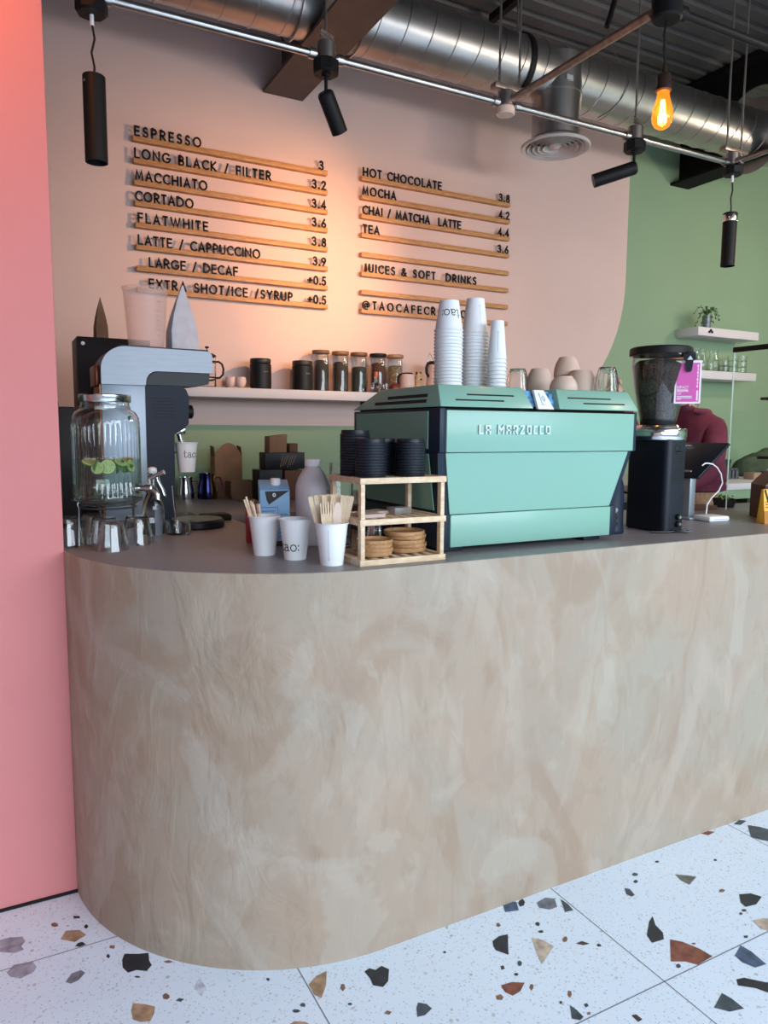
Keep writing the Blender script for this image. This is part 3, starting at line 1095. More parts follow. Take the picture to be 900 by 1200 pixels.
# ================================================================ COUNTERS
def plaster():
    m, nt, b = nmat('polished_plaster')
    L = nt.links.new
    co = objco(nt)
    def noise(sc, det, dist=0, loc=(0, 0, 0), st=(1, 1, 1)):
        mp = N(nt, 'ShaderNodeMapping')
        mp.inputs['Location'].default_value = loc
        mp.inputs['Scale'].default_value = st
        L(co, mp.inputs[0])
        n = N(nt, 'ShaderNodeTexNoise')
        n.inputs['Scale'].default_value = sc
        n.inputs['Detail'].default_value = det
        n.inputs['Distortion'].default_value = dist
        L(mp.outputs[0], n.inputs['Vector'])
        return n.outputs['Fac']
    def ramp(f, a, b_):
        r = N(nt, 'ShaderNodeMapRange')
        r.inputs[1].default_value = a
        r.inputs[2].default_value = b_
        L(f, r.inputs[0])
        return r.outputs[0]
    def mix(fac, A, B):
        x = N(nt, 'ShaderNodeMix', data_type='RGBA')
        L(fac, x.inputs['Factor'])
        for k, v in (('A', A), ('B', B)):
            if isinstance(v, tuple):
                x.inputs[k].default_value = (*v, 1)
            else:
                L(v, x.inputs[k])
        return x.outputs['Result']
    def scl(f, k):
        x = N(nt, 'ShaderNodeMath', operation='MULTIPLY')
        x.inputs[1].default_value = k
        L(f, x.inputs[0])
        return x.outputs[0]
    c = mix(ramp(noise(1.5, 4, 1.2), .38, .62), (0.353, 0.268, 0.201), (0.332, 0.282, 0.226))
    c = mix(scl(ramp(noise(2.6, 6, 2.2, (3, 1, 7), (1, 1, .55)), .53, .60), .65), c, (0.295, 0.210, 0.147))
    c = mix(scl(ramp(noise(2.1, 5, 2.8, (9, 4, 2), (1, 1, .6)), .54, .64), .55), c, (0.401, 0.337, 0.274))
    c = mix(scl(ramp(noise(1.6, 3, .6, (1, 8, 5)), .52, .66), .45), c, (0.315, 0.304, 0.244))
    c = mix(scl(ramp(noise(7, 8, 3.0, (2, 2, 9), (1, 1, .4)), .55, .60), .30), c, (0.295, 0.219, 0.157))
    c = mix(scl(ramp(noise(26, 6, 1.0, (5, 2, 1), (1, 1, .3)), .58, .68), .22), c, (0.426, 0.356, 0.288))
    c = mix(scl(ramp(noise(3.2, 7, 1.6, (7, 3, 4), (1, 1, .6)), .55, .575), .28), c, (0.315, 0.250, 0.198))
    c = mix(scl(ramp(noise(2.7, 7, 1.8, (1, 9, 2), (1, 1, .7)), .56, .60), .30), c, (0.430, 0.392, 0.340))
    L(c, b.inputs['Base Color'])
    b.inputs['Roughness'].default_value = .6
    h = N(nt, 'ShaderNodeMath', operation='ADD')
    L(scl(ramp(noise(5, 9, 2.5, (2, 2, 9), (1, 1, .5)), .45, .62), 1.0), h.inputs[0])
    L(scl(noise(70, 4, 0, (0, 0, 0), (1, 1, .5)), .25), h.inputs[1])
    bp = N(nt, 'ShaderNodeBump')
    bp.inputs['Strength'].default_value = .30
    bp.inputs['Distance'].default_value = .006
    L(h.outputs[0], bp.inputs['Height'])
    L(bp.outputs[0], b.inputs['Normal'])
    return m


worktop_mat = mat('grey_laminate', (.235, .225, .245), .40, vary=.06, vscale=40)
ZC = 1.0505


def outline(i):
    R = .71 - i
    p = [(7.4, 1.65 + i), (.88, 1.65 + i)]
    for k in range(1, 49):
        a = math.radians(270 - 90 * k / 48)
        p.append((.88 + R * math.cos(a), 2.36 + R * math.sin(a)))
    p += [(.17 + i, 2.998 - i), (.836 - i, 2.998 - i), (.836 - i, 2.45 - i), (7.4, 2.45 - i)]
    return p


t = thing('service_counter', 'big rounded service counter of beige polished plaster with a grey worktop', 'counter', (0, 0, 0))
m = M()
m.prism(outline(0), 0, 1.05, 'z')
part('counter_body', m, plaster(), t, smooth=30)
m = M()
m.prism(outline(.007), 1.02, ZC, 'z')
part('worktop', m, worktop_mat, t, 'dark grey worktop', smooth=30)

t = thing('side_counter', 'short grey-topped counter piece tucked behind the pink wall', 'counter', (.085, 2.685, 0))
m = M()
m.box(-.385, .0845, -.312, .312, 1.02, ZC, .001)
part('worktop', m, worktop_mat, t)
m = M()
m.box(-.385, .0845, -.31, .31, 0, 1.02)
part('cabinet_body', m, mat('side_dark', (.05, .05, .05), .6), t)

t = thing('back_counter', 'grey-topped back counter along the wall under the long shelf', 'counter', (0, 3, 0))
m = M()
m.box(0, 3.25, 0.0, .97, 1.012, ZC, .002)
part('worktop', m, worktop_mat, t)
m = M()
m.box(0, 3.25, .03, .97, 0.0, 1.012)
part('cabinet_body', m, mat('cabinet_dark', (.05, .07, .06), .6), t)

t = thing('back_cabinet', 'white-topped green cabinet with dark open slots behind the kraft carrier box', 'cabinet', (5.2, 3, 0))
m = M()
m.box(-1.9, 2.1, 0, .97, 1.055, 1.095, .003)
part('top_board', m, K['shelf_white'], t, 'white top board')
m = M()
for a, b, z0, z1 in ((-1.9, 2.1, .998, 1.055), (-1.9, 2.1, 0, .93), (-1.9, -1.42, .93, .998), (-1.27, -1.19, .93, .998), (-1.0, -.9, .93, .998), (-.6, -.5, .93, .998), (-.2, 2.1, .93, .998)):
    m.box(a, b, .01, .03, z0, z1)
m.box(-1.9, 2.1, .03, .96, 0, .92)
part('front_panel', m, green, t)
m = M()
m.box(-1.9, 2.1, .30, .32, .93, .998)
part('slot_back', m, K['black'], t)

# long white wall shelf
t = thing('wall_shelf', 'long white floating shelf of jars under the printed drinks menu', 'shelf', (1.5, 3.999, 1.57))
m = M()
m.box(-.75, 1.15, -.225, -.001, 0, .05, .002)
part('shelf_board', m, K['shelf_white'], t)
t = thing('wall_shelf', 'upper white floating shelf on the green wall holding a trailing plant', 'shelf', (4.93, 3.999, 2.115), 0, 'short shelves on the green wall')
m = M()
m.box(-.33, .35, -.205, -.001, 0, .062, .003)
part('shelf_board', m, K['shelf_white'], t)
m = M()
for x in (-.215, -.185, -.20):
    m.cyl(.009, -.212, -.204, 12, (x, 0, .03 + (.012 if x == -.20 else 0)), ax='y')
part('shelf_logo', m, K['black'], t, 'small black round mark')
t = thing('wall_shelf', 'lower white floating shelf on the green wall holding clear glassware', 'shelf', (4.93, 3.999, 1.805), 0, 'short shelves on the green wall')
m = M()
m.box(-.33, .35, -.205, -.001, 0, .06, .003)
part('shelf_board', m, K['shelf_white'], t)

# ================================================================ DRINKS MENU
YW = 3.9975


def menu_rail(x0, x1, z, label, name, tx0, tx1, price, px0, px1, n):
    zt = .0218
    t = thing('menu_rail', label, 'menu rail', (x0, YW, z - .022), 0, 'oak menu rails')
    m = M()
    m.box(0, x1 - x0, -.034, 0, -.004, .022, .0015)
    part('rail', m, K['oak'], t)
    def put(nm, txt, a, b, h):
        ws, gap = words_of(txt, h, b - a - .01)
        for w_, off in ws:
            m = M()
            lettering(m, w_, h, .0085 if nm == 'lettering' else .0092, lambda u, v, d: (a - x0 + .005 + off + u, d, zt + v), -.0345, -.0285, gap=gap)
            part(nm, m, K['letter'], t, 'black raised letters' if nm == 'lettering' else 'black raised figures', smooth=30)
    if name:
        put('lettering', name, tx0, tx1, .0425)
    if price:
        put('price', price, px0, px1, .0425)
    return t


LEFT = [('ESPRESSO', 2.848, .693, 1.027, '3', 1.680, 1.725), ('LONG BLACK / FILTER', 2.743, .690, 1.402, '3.2', 1.637, 1.724), ('MACCHIATO', 2.639, .691, 1.054, '3.4', 1.636, 1.724),
        ('CORTADO', 2.539, .688, .981, '3.6', 1.636, 1.724), ('FLATWHITE', 2.435, .698, 1.054, '3.8', 1.635, 1.724), ('LATTE / CAPPUCCINO', 2.328, .695, 1.336, '3.9', 1.640, 1.723),
        ('LARGE / DECAF', 2.223, .746, 1.211, '+0.5', 1.609, 1.723), ('EXTRA SHOT/ICE /SYRUP', 2.118, .743, 1.521, '+0.5', 1.608, 1.723)]
for i, (nm, z, a, b, pr_, pa, pb) in enumerate(LEFT):
    menu_rail(.688, 1.733, z, 'oak menu rail reading %s with price %s' % (nm.lower(), pr_), nm, a, b, pr_, pa, pb, i)
RIGHT = [('HOT CHOCOLATE', 2.858, 1.951, 2.486, '3.8', 2.912, 2.998), ('MOCHA', 2.754, 1.948, 2.172, '4.2', 2.912, 2.999), ('CHAI / MATCHA  LATTE', 2.648, 1.949, 2.631, '4.4', 2.910, 2.999),
         ('TEA', 2.543, 1.952, 2.063, '3.6', 2.910, 2.998), ('', 2.433, 0, 0, '', 0, 0), ('JUICES & SOFT  DRINKS', 2.325, 1.961, 2.753, '', 0, 0), ('', 2.220, 0, 0, '', 0, 0), ('@TAOCAFECROYDON', 2.114, 1.949, 2.735, '', 0, 0)]
for i, (nm, z, a, b, pr_, pa, pb) in enumerate(RIGHT):
    if nm.startswith('@'):
        lab = 'lowest oak menu rail of the right column, carrying an online handle'
    elif nm:
        lab = 'oak menu rail reading %s' % nm.lower().replace('  ', ' ') + (' with price %s' % pr_ if pr_ else '')
    else:
        lab = 'blank oak menu rail between tea and juices' if i == 4 else 'blank oak menu rail just below the juices and soft drinks rail'
    menu_rail(1.946, 3.004, z, lab, nm, a, b, pr_, pa, pb, i)

# ================================================================ ESPRESSO MACHINE
ex, ey = 1.47, 2.0
t = thing('espresso_machine', 'large mint green espresso machine seen from behind on the counter', 'espresso machine', (ex, ey, ZC))


def wpart(name, m, mats, label=None, smooth=35, par=None):
    for v in m.bm.verts:
        v.co -= Vector((ex, ey, ZC))
    return part(name, m, mats, par or t, label, smooth)


def slab(m, q, th):
    """four points of a face turned into a thin slab; q goes round, th is a vector"""
    b = [Vector(p) for p in q]
    m.hexa([tuple(p) for p in b], [tuple(p + Vector(th)) for p in b])


m = M()
m.box(1.13, 1.815, 1.80, 2.27, 1.10, 1.462)
wpart('body_core', m, K['navy'])
m = M()
m.box(1.117, 1.830, 1.738, 1.756, 1.343, 1.461, .003)
wpart('upper_panel', m, K['mint'])
m = M()
m.hexa([(1.157, 1.778, 1.164), (1.775, 1.778, 1.164), (1.775, 1.80, 1.164), (1.157, 1.80, 1.164)],
       [(1.124, 1.752, 1.341), (1.822, 1.752, 1.341), (1.822, 1.80, 1.341), (1.124, 1.80, 1.341)])
wpart('middle_panel', m, K['mint'])
m = M()
m.box(1.157, 1.776, 1.772, 1.792, 1.068, 1.162, .003)
wpart('base_panel', m, K['mint'])
m = M()
m.box(1.0965, 1.1165, 1.742, 2.29, 1.342, 1.466, .003)
m.box(1.8305, 1.846, 1.742, 2.29, 1.342, 1.466, .003)
m.hexa([(1.122, 1.783, 1.164), (1.157, 1.783, 1.164), (1.157, 2.24, 1.164), (1.122, 2.24, 1.164)],
       [(1.100, 1.757, 1.341), (1.124, 1.757, 1.341), (1.124, 2.28, 1.341), (1.100, 2.28, 1.341)])
m.hexa([(1.775, 1.783, 1.164), (1.80, 1.783, 1.164), (1.80, 2.24, 1.164), (1.775, 2.24, 1.164)],
       [(1.822, 1.757, 1.341), (1.842, 1.757, 1.341), (1.842, 2.28, 1.341), (1.822, 2.28, 1.341)])
m.box(1.116, 1.156, 1.776, 2.26, 1.066, 1.164, .003)
m.box(1.777, 1.805, 1.776, 2.26, 1.066, 1.164, .003)
m.box(1.12, 1.80, 1.790, 2.26, 1.066, 1.10)
wpart('side_frame', m, K['navy_frame'], 'dark navy frame')
m = M()
slab(m, [(1.0955, 1.80, 1.352), (1.0955, 2.262, 1.352), (1.0955, 2.262, 1.458), (1.0955, 1.80, 1.458)], (-.003, 0, 0))
slab(m, [(1.119, 1.80, 1.175), (1.119, 2.23, 1.175), (1.0975, 2.255, 1.338), (1.0975, 1.80, 1.338)], (-.003, 0, 0))
wpart('side_panel', m, K['mint'])
m = M()
slab(m, [(1.847, 1.80, 1.352), (1.847, 2.262, 1.352), (1.847, 2.262, 1.458), (1.847, 1.80, 1.458)], (.003, 0, 0))
wpart('side_panel', m, K['mint'])
# the sloping cup-warmer hood in two halves with a gap for the badge
HB, HT = 1.470, 1.532


def hood(xb0, xb1, xt0, xt1):
    m = M()
    m.hexa([(xb0, 1.738, HB), (xb1, 1.738, HB), (xb1, 2.30, HB), (xb0, 2.30, HB)],
           [(xt0, 1.776, HT), (xt1, 1.776, HT), (xt1, 2.12, HT), (xt0, 2.12, HT)], .0025)
    return m


wpart('hood', hood(1.096, 1.420, 1.110, 1.404), K['mint'])
wpart('hood', hood(1.519, 1.848, 1.535, 1.835), K['mint'])
m = M()
m.box(1.11, 1.835, 1.79, 2.27, 1.462, 1.500)
m.box(1.40, 1.54, 1.80, 2.11, 1.495, 1.524)
wpart('hood_core', m, K['black'])
m = M()
slab(m, [(1.424, 1.762, 1.476), (1.519, 1.762, 1.476), (1.537, 1.792, 1.523), (1.406, 1.792, 1.523)], (0, .003, .002))
m2 = m
wpart('film', m, mat('blue_film', (.12, .30, .55), .12, vary=.9, vscale=55), 'blue reflective film')
m = M()
m.hexa([(1.441, 1.742, 1.469), (1.501, 1.742, 1.469), (1.501, 1.752, 1.469), (1.441, 1.752, 1.469)],
       [(1.449, 1.777, 1.527), (1.487, 1.777, 1.527), (1.487, 1.787, 1.527), (1.449, 1.787, 1.527)])
b_ = wpart('badge', m, mat('badge_white', (.84, .86, .88), .35), 'white tapered badge')
m = M()
mp = lambda u, v, d: (1.463 + u, 1.7415 + (v + .012) * .6 + d, 1.4695 + v + .012)
for pts in ([(0, .036), (0, 0), (.010, 0)], [(.012, .012), (.016, .02), (.012, .028), (.006, .022), (.012, .012)]):
    ribbon(m, pts, .0018, mp, -.0012, .001)
wpart('badge_emblem', m, mat('badge_grey', (.45, .52, .60), .5), 'faint grey line emblem')


def hood_slot(xa, xb, z):
    f = (z - HB) / (HT - HB)
    y = 1.738 + .038 * f
    m = M()
    m.hexa([(xa, y - .0012, z - .0048), (xb, y - .0012, z - .0048), (xb, y + .004, z - .0048), (xa, y + .004, z - .0048)],
           [(xa, y + .0015, z + .0048), (xb, y + .0015, z + .0048), (xb, y + .006, z + .0048), (xa, y + .006, z + .0048)])
    return m


for xa, xb, z in ((1.196, 1.362, 1.503), (1.152, 1.320, 1.487), (1.567, 1.745, 1.503), (1.623, 1.797, 1.487)):
    wpart('vent_slot', hood_slot(xa, xb, z), K['black'], 'dark slot')
for ya, yb, z in ((1.82, 2.06, 1.503), (1.82, 2.14, 1.487)):
    f = (z - HB) / (HT - HB)
    x = 1.096 + .014 * f
    m = M()
    m.hexa([(x - .0012, ya, z - .0048), (x - .0012, yb, z - .0048), (x + .004, yb, z - .0048), (x + .004, ya, z - .0048)],
           [(x, ya, z + .0048), (x, yb, z + .0048), (x + .006, yb, z + .0048), (x + .006, ya, z + .0048)])
    wpart('vent_slot', m, K['black'], 'dark slot')
m = M()
lettering(m, 'LA MARZOCCO', .0215, .0042, lambda u, v, d: (1.224 + u, d, 1.3965 + v), 1.732, 1.739, width=.254, F=SQ)
wpart('lettering', m, mat('badge_silver', (.52, .70, .74), .35, .2), 'raised silver letters', smooth=0)
for x in (1.15, 1.69):
    m = M()
    m.box(x, x + .07, 1.80, 1.86, ZC, 1.072, .003)
    wpart('foot', m, K['black_plastic'])
for x in (1.18, 1.72):
    m = M()
    m.box(x, x + .06, 2.20, 2.25, ZC, 1.072, .003)
    wpart('foot', m, K['black_plastic'])
for x in (1.32, 1.64):
    m = M()
    m.cyl(.036, 1.29, 1.40, 24, (x, 2.32, 0), bev=.004)
    g_ = wpart('brew_group', m, K['steel'])
    m = M()
    m.cyl(.034, 1.262, 1.289, 24, (x, 2.32, 0), bev=.003)
    m.tube([(x, 2.35, 1.275), (x, 2.40, 1.272), (x, 2.47, 1.262)], [.010, .013, .011], 12)
    wpart('portafilter', m, K['black_gloss'])
m = M()
m.tube([(1.125, 2.27, 1.44), (1.12, 2.30, 1.41), (1.12, 2.31, 1.34)], .008, 10)
wpart('steam_wand', m, K['chrome_dark'])

# ---------------------------------------------------------------- paper cups
def cup_prof(rb, rt_, h, th=.0009):
    return [(0, .004), (rb - .001, .004), (rb - .001, 0), (rb, 0), (rt_ - .0018, h - .004), (rt_ + .0006, h - .0038), (rt_ + .0018, h - .0018), (rt_ + .0006, h), (rt_ - .0016, h - .0004), (rt_ - .0018 - th, h - .005), (rb - th + .0002, .0052), (0, .0052)]


def paper_cup(rb, rt_, h, name='paper_cup'):
    m = M()
    m.lathe(cup_prof(rb, rt_, h), 40)
    return m


def cup_text(parent, txt, rb, rt_, h, z0, ang, cap, flip=False, label='thin black lettering'):
    """lettering wrapped on a cup wall, centred on the direction ang"""
    m = M()
    gap = .16
    wd = text_width(txt, gap, G) * cap
    def mp(u, v, d):
        z = z0 + v
        r = rb + (rt_ - .002 - rb) * z / h + .0004 + d
        a = ang + (u - wd / 2) / (rb + (rt_ - rb) * (z0 + cap / 2) / h)
        return (r * math.cos(a), r * math.sin(a), z)
    lettering(m, txt, cap, cap * .10, mp, -.0003, .0003, gap=gap)
    return part('lettering', m, K['ink'], parent, label, smooth=0)


def seam(parent, rb, rt_, h, ang, za, zb):
    m = M()
    P = []
    for z in (za, zb):
        r = rb + (rt_ - .002 - rb) * z / h + .0003
        P.append((r, z))
    def mp(u, v, d):
        r = P[0][0] + (P[1][0] - P[0][0]) * (v - za) / (zb - za) + d
        a = ang + u / r
        return (r * math.cos(a), r * math.sin(a), v)
    ribbon(m, [(0, za), (0, zb)], .0009, mp, -.0002, .0003)
    ribbon(m, arc(0, za - .004, .0025, .0025, 0, 360, 10), .0008, mp, -.0002, .0003)
    return part('printed_line', m, mat('print_grey', (.35, .38, .42), .6), parent, 'thin grey printed line and ring', smooth=0)


VIEW = math.radians(-118)           # towards the shop front
ROTX = (PI, 0, 0)
STACKS = [('printed', (1.271, 1.975), .0300, .0446, .092, 18, .0104, ''),
          ('tall', (1.421, 2.050), .0285, .0440, .112, 18, .0110, ''),
          ('slim', (1.447, 1.962), .0200, .0320, .122, 9, .0122, '')]
stack_name = {'printed': 'stack whose top cup shows black lettering', 'tall': 'tallest cup stack', 'slim': 'slimmest cup stack'}
ZT = HT + .001
for key, (x, y), rb, rt_, h, n, pitch, _ in STACKS:
    base = None
    for k in range(n):                                   # k = 0 is the top cup; cups stand upside down
        z = ZT + h + pitch * (n - 1 - k)
        lab = '%s white paper cup down, upside down in the %s' % (ORD[k], stack_name[key]) if k else 'top white upside-down paper cup of the %s' % stack_name[key]
        if k < 2:
            c = thing('paper_cup', lab, 'cup', (x, y, z), 0, 'upside-down paper cups on the espresso machine')
            c.rotation_euler = ROTX
            part('cup_wall', paper_cup(rb, rt_, h), K['paper'], c)
            if k == 0:
                if key == 'printed':
                    cup_text(c, 'tao:', rb, rt_, h, .030, -VIEW - .10, .026)
                else:
                    seam(c, rb, rt_, h, -VIEW - .35 if key == 'tall' else -VIEW + .05, .030 if key == 'tall' else .042, .085 if key == 'tall' else .098)
            base = c
        else:
            dup(base, lab, (x, y, z))

# ---------------------------------------------------------------- handleless stoneware cups and tumblers on the machine
def stone_cup(r, h):
    m = M()
    m.lathe([(0, .0015), (r * .56, .0015), (r * .60, 0), (r * .63, .001), (r * .655, .005), (r * .82, h * .26), (r * .95, h * .55), (r, h * .80), (r * .985, h), (r * .95, h), (r * .955, h * .8), (r * .90, h * .55), (r * .77, h * .26), (r * .6, .008), (0, .007)], 40)
    return m


CUPS = [(.048, .082, (1.660, 2.005, ZT + .082), 'beige stoneware cup upside down next to the ribbed tumbler and slim paper cups'),
        (.044, .045, (1.622, 1.842, ZT + .045), 'low wide beige cup upside down, front of the cup group on the machine'),
        (.045, .066, (1.760, 1.985, ZT + .122), 'beige stoneware cup perched on top of the other upside-down cups'),
        (.051, .074, (1.757, 1.908, ZT + .074), 'broad beige cup upside down, nearest the lone tumbler beside the grinder'),
        (.040, .060, (1.788, 2.035, ZT + .060), 'beige cup mostly hidden under the perched top cup')]
for r, h, loc, lab in CUPS:
    c = solo('stoneware_cup', stone_cup(r, h), K['beige_cup'], lab, 'cup', loc, 0, 'upside-down stoneware cups')
    c.rotation_euler = (PI, 0, 0) if 'perched' not in lab else (PI - .10, .06, 0)


def tumbler(r0, r1, h, ribs=0, th=.0025):
    m = M()
    rm = (lambda a, z: 1 + (.055 * math.cos(ribs * a) if .25 * h < z < .8 * h else 0)) if ribs else None
    m.lathe([(0, 0), (r0 - .002, 0), (r0, .003), (r0 + (r1 - r0) * .3, h * .3), (r0 + (r1 - r0) * .75, h * .75), (r1, h), (r1 - th, h), (r0 + (r1 - r0) * .75 - th, h * .75), (r0 - th, .008), (0, .008)], 48 if ribs else 36, rmod=rm)
    return m


o = solo('ribbed_tumbler', tumbler(.028, .038, .080, 10), K['glass2'], 'ribbed clear tumbler upside down between paper cups and beige cups', 'glass', (1.585, 2.030, ZT + .080), 0, 'ribbed tumblers on the machine')
o.rotation_euler = (PI, 0, 0)
o2 = dup(o, 'ribbed clear tumbler upside down alone beside the bean hopper', (1.790, 1.825, ZT + .080))

# ================================================================ WOODEN RACK WITH LIDS AND PLATES
rx, ry = .830, 1.695
t = thing('wooden_rack', 'small three-tier pale wooden rack at the front edge of the counter', 'rack', (rx, ry, ZC))
RW, RD = .262, .205
for nm, z in (('bottom_shelf', .0), ('middle_shelf', .106), ('top_shelf', .214)):
    m = M()
    m.box(0, RW, 0, .012, z, z + .016, .0015)
    m.box(0, RW, RD - .012, RD, z, z + .016, .0015)
    m.box(0, .012, .012, RD - .012, z, z + .016)
    m.box(RW - .012, RW, .012, RD - .012, z, z + .016)
    if nm == 'top_shelf':
        m.box(.011, RW - .011, .011, RD - .011, z + .006, z + .0145)
    else:
        for k in range(7):
            x = .024 + k * .034
            m.box(x - .008, x + .008, .011, RD - .011, z + .006, z + .0145, .001)
    part(nm, m, K['pine'], t)
for x, y in ((.004, .004), (RW - .016, .004), (.004, RD - .022), (RW - .016, RD - .022)):
    m = M()
    m.box(x, x + .012, y, y + .018, .0155, .2145, .001)
    part('post', m, K['pine'], t)
ZR = ZC + .230


def lid_mesh():
    m = M()
    m.lathe([(.0405, 0), (.0412, .002), (.0412, .0065), (.0385, .0075), (.0375, .0165), (.0345, .0175), (.0335, .015), (0, .0145), (0, .0130), (.0328, .0135), (.0365, .0062), (.0395, .0055), (.0395, 0)], 40, close=False)
    return m


lid0 = None
LIDS = [((.888, 1.752), 12, 'front lid stack beside the paper cups'), ((1.012, 1.757), 12, 'front lid stack beside the espresso machine'), ((.884, 1.840), 15, 'tallest lid stack at the rear of the rack'), ((.972, 1.848), 12, 'rear lid stack half hidden in the middle')]
for (x, y), n, where in LIDS:
    for k in range(n):
        z = ZR - .0005 + .0076 * (n - 1 - k)
        lab = ('%s black cup lid down in the %s' % (ORD[k], where)) if k else 'top black cup lid of the %s' % where
        if lid0 is None:
            lid0 = solo('cup_lid', lid_mesh(), K['black_plastic'], lab, 'lid', (x, y, z), 0, 'black cup lids on the wooden rack')
        else:
            dup(lid0, lab, (x, y, z), (0, 0, 0))


def plate(r, h=.0125, sq=1.0):
    m = M()
    m.lathe([(0, 0), (r * .86, 0), (r * .96, .002), (r, .006), (r, h), (r * .965, h + .001), (r * .93, h - .003), (r * .90, .006), (0, .0058)], 48)
    for v in m.bm.verts:
        v.co.y *= sq
    return m


p0 = solo('wooden_plate', plate(.050), K['bamboo'], 'bottom round wooden saucer of the low stack in the rack', 'plate', (.907, 1.768, ZC + .0155), 0, 'round wooden saucers in the rack')
for k, nm in ((1, 'second round wooden saucer up in the low stack'), (2, 'third round wooden saucer up in the low stack'), (3, 'top round wooden saucer of the low stack by the paper cups')):
    dup(p0, nm, (.907 + .002 * (k % 2), 1.768 - .002 * k % .003, ZC + .0155 + k * .0105), (0, 0, .5 * k))
p1 = solo('wooden_plate', plate(.058, .013), K['bamboo'], 'bottom wooden plate of the taller stack in the rack', 'plate', (1.021, 1.795, ZC + .0155), 0, 'wooden plates in the taller rack stack')
for k, nm in ((1, 'second wooden plate up in the taller rack stack'), (2, 'third wooden plate up in the taller rack stack'), (3, 'fourth wooden plate up, tilted, in the taller rack stack'), (4, 'top wooden plate of the taller rack stack')):
    dup(p1, nm, (1.021 + (.004, -.005, .002, -.006)[k - 1], 1.795 + (.003, -.003, .004, -.002)[k - 1], ZC + .0155 + k * .0115), (.0, 0, .7 * k))
# flat things on the middle shelf
zm = ZC + .106 + .0147
m = M()
m.box(-.032, .032, -.03, .03, 0, .010, .002)
solo('napkin_pack', m, mat('napkin_pink', (.52, .40, .36), .7), 'small pale napkin pack on the middle rack shelf near the front', 'napkins', (.893, 1.765, zm), .05)
m = M()
m.box(-.045, .045, -.03, .03, 0, .004)
m.box(-.043, .043, -.028, .028, .004, .008)
solo('card_stack', m, mat('card_pink', (.42, .30, .26), .7), 'flat stack of brownish cards on the middle rack shelf', 'cards', (.942, 1.835, zm), .35)
m = M()
m.box(-.028, .028, -.022, .022, 0, .018, .002)
solo('clear_box', m, frosted('clear_plastic', (.42, .40, .38), .45), 'small clear plastic box on the middle rack shelf', 'box', (1.008, 1.812, zm), .1)

# ================================================================ FRONT ROW OF PAPER CUPS
def standing_cup(loc, label, txt=None):
    c = thing('paper_cup', label, 'cup', loc, 0, 'paper cups standing on the counter')
    part('cup_wall', paper_cup(.0300, .0445, .112), K['paper'], c)
    return c


c1 = standing_cup((.673, 1.991, ZC), 'white paper cup holding thin wooden stirrers, in front of the blue carton')
c2 = standing_cup((.726, 1.888, ZC), 'open white paper cup with black lettering, between the two filled cups')
cup_text(c2, 'tao:', .030, .0445, .112, .026, VIEW - .42, .026)
c3 = standing_cup((.781, 1.765, ZC), 'white paper cup stuffed with wooden forks and knives beside the rack')
seam(c3, .030, .0445, .112, VIEW - .16, .022, .095)


def stick_mesh(L, w=.0055, th=.0016):
    m = M()
    m.box(-w / 2, w / 2, -th / 2, th / 2, 0, L, .0005, 1)
    return m


def lean(base, ang, tilt):
    """rotation for an object standing along z, leaning by tilt towards the direction ang"""
    return (Matrix.Rotation(ang, 4, 'Z') @ Matrix.Rotation(tilt, 4, 'Y')).to_euler()


cx, cy = .673, 1.991
ST = [(2.75, .30, .158, 'thin wooden stirrer leaning farthest out of its paper cup'), (2.9, .27, .165, 'longest thin wooden stirrer in the paper cup'), (2.55, .24, .150, 'thin wooden stirrer just behind the longest one'), (2.2, .17, .145, 'thin wooden stirrer in the middle of the bunch'),
      (3.3, .20, .142, 'thin wooden stirrer at the front of the bunch'), (3.6, .12, .140, 'upright wooden stirrer against the blue carton'), (2.0, .09, .138, 'shortest thin wooden stirrer in the bunch')]
st0 = None
for k, (a, tl, L, lab) in enumerate(ST):
    loc = (cx - .010 + .004 * (k % 3), cy - .004 + .0045 * (k % 4), ZC + .0065)
    r = lean(loc, a, tl)
    if st0 is None:
        st0 = solo('wooden_stirrer', stick_mesh(.158), K['birch'], lab, 'stirrer', loc, 0, 'wooden stirrers in the paper cup')
        st0.rotation_euler = r
    else:
        o = dup(st0, lab, loc, r)
        o.scale = (1, 1, L / .158)


def knife_mesh():
    m = M()
    pts = [(-.0035, 0), (.0035, 0), (.0042, .06), (.0075, .075), (.0078, .13), (.0070, .155), (.003, .163), (-.0052, .163), (-.0055, .075), (-.0042, .06)]
    m.prism([(x, z) for x, z in pts], -.0009, .0009, 'y')
    return m


def fork_mesh():
    m = M()
    pts = [(-.0035, 0), (.0035, 0), (.0042, .09), (.010, .108), (.0108, .155), (.0082, .157), (.0074, .128), (.0052, .128), (.0044, .157), (.0020, .157), (.0012, .128), (-.0012, .128), (-.0020, .157), (-.0044, .157), (-.0052, .128), (-.0074, .128), (-.0082, .157), (-.0108, .155), (-.010, .108), (-.0042, .09)]
    m.prism(pts, -.0009, .0009, 'y')
    return m


def spoon_mesh():
    m = M()
    pts = [(-.0035, 0), (.0035, 0), (.0042, .085)] + [(.0115 * math.sin(PI * q / 12) if 0 < q < 12 else 0, .122 - .036 * math.cos(PI * q / 12)) for q in range(2, 13)] + [(-.0115 * math.sin(PI * q / 12), .122 - .036 * math.cos(PI * q / 12)) for q in range(11, 1, -1)] + [(-.0042, .085)]
    m.prism(pts, -.0009, .0009, 'y')
    for v in m.bm.verts:
        if v.co.z > .09:
            v.co.y += .004 * (1 - min(1, (v.co.x / .0115) ** 2))
    return m


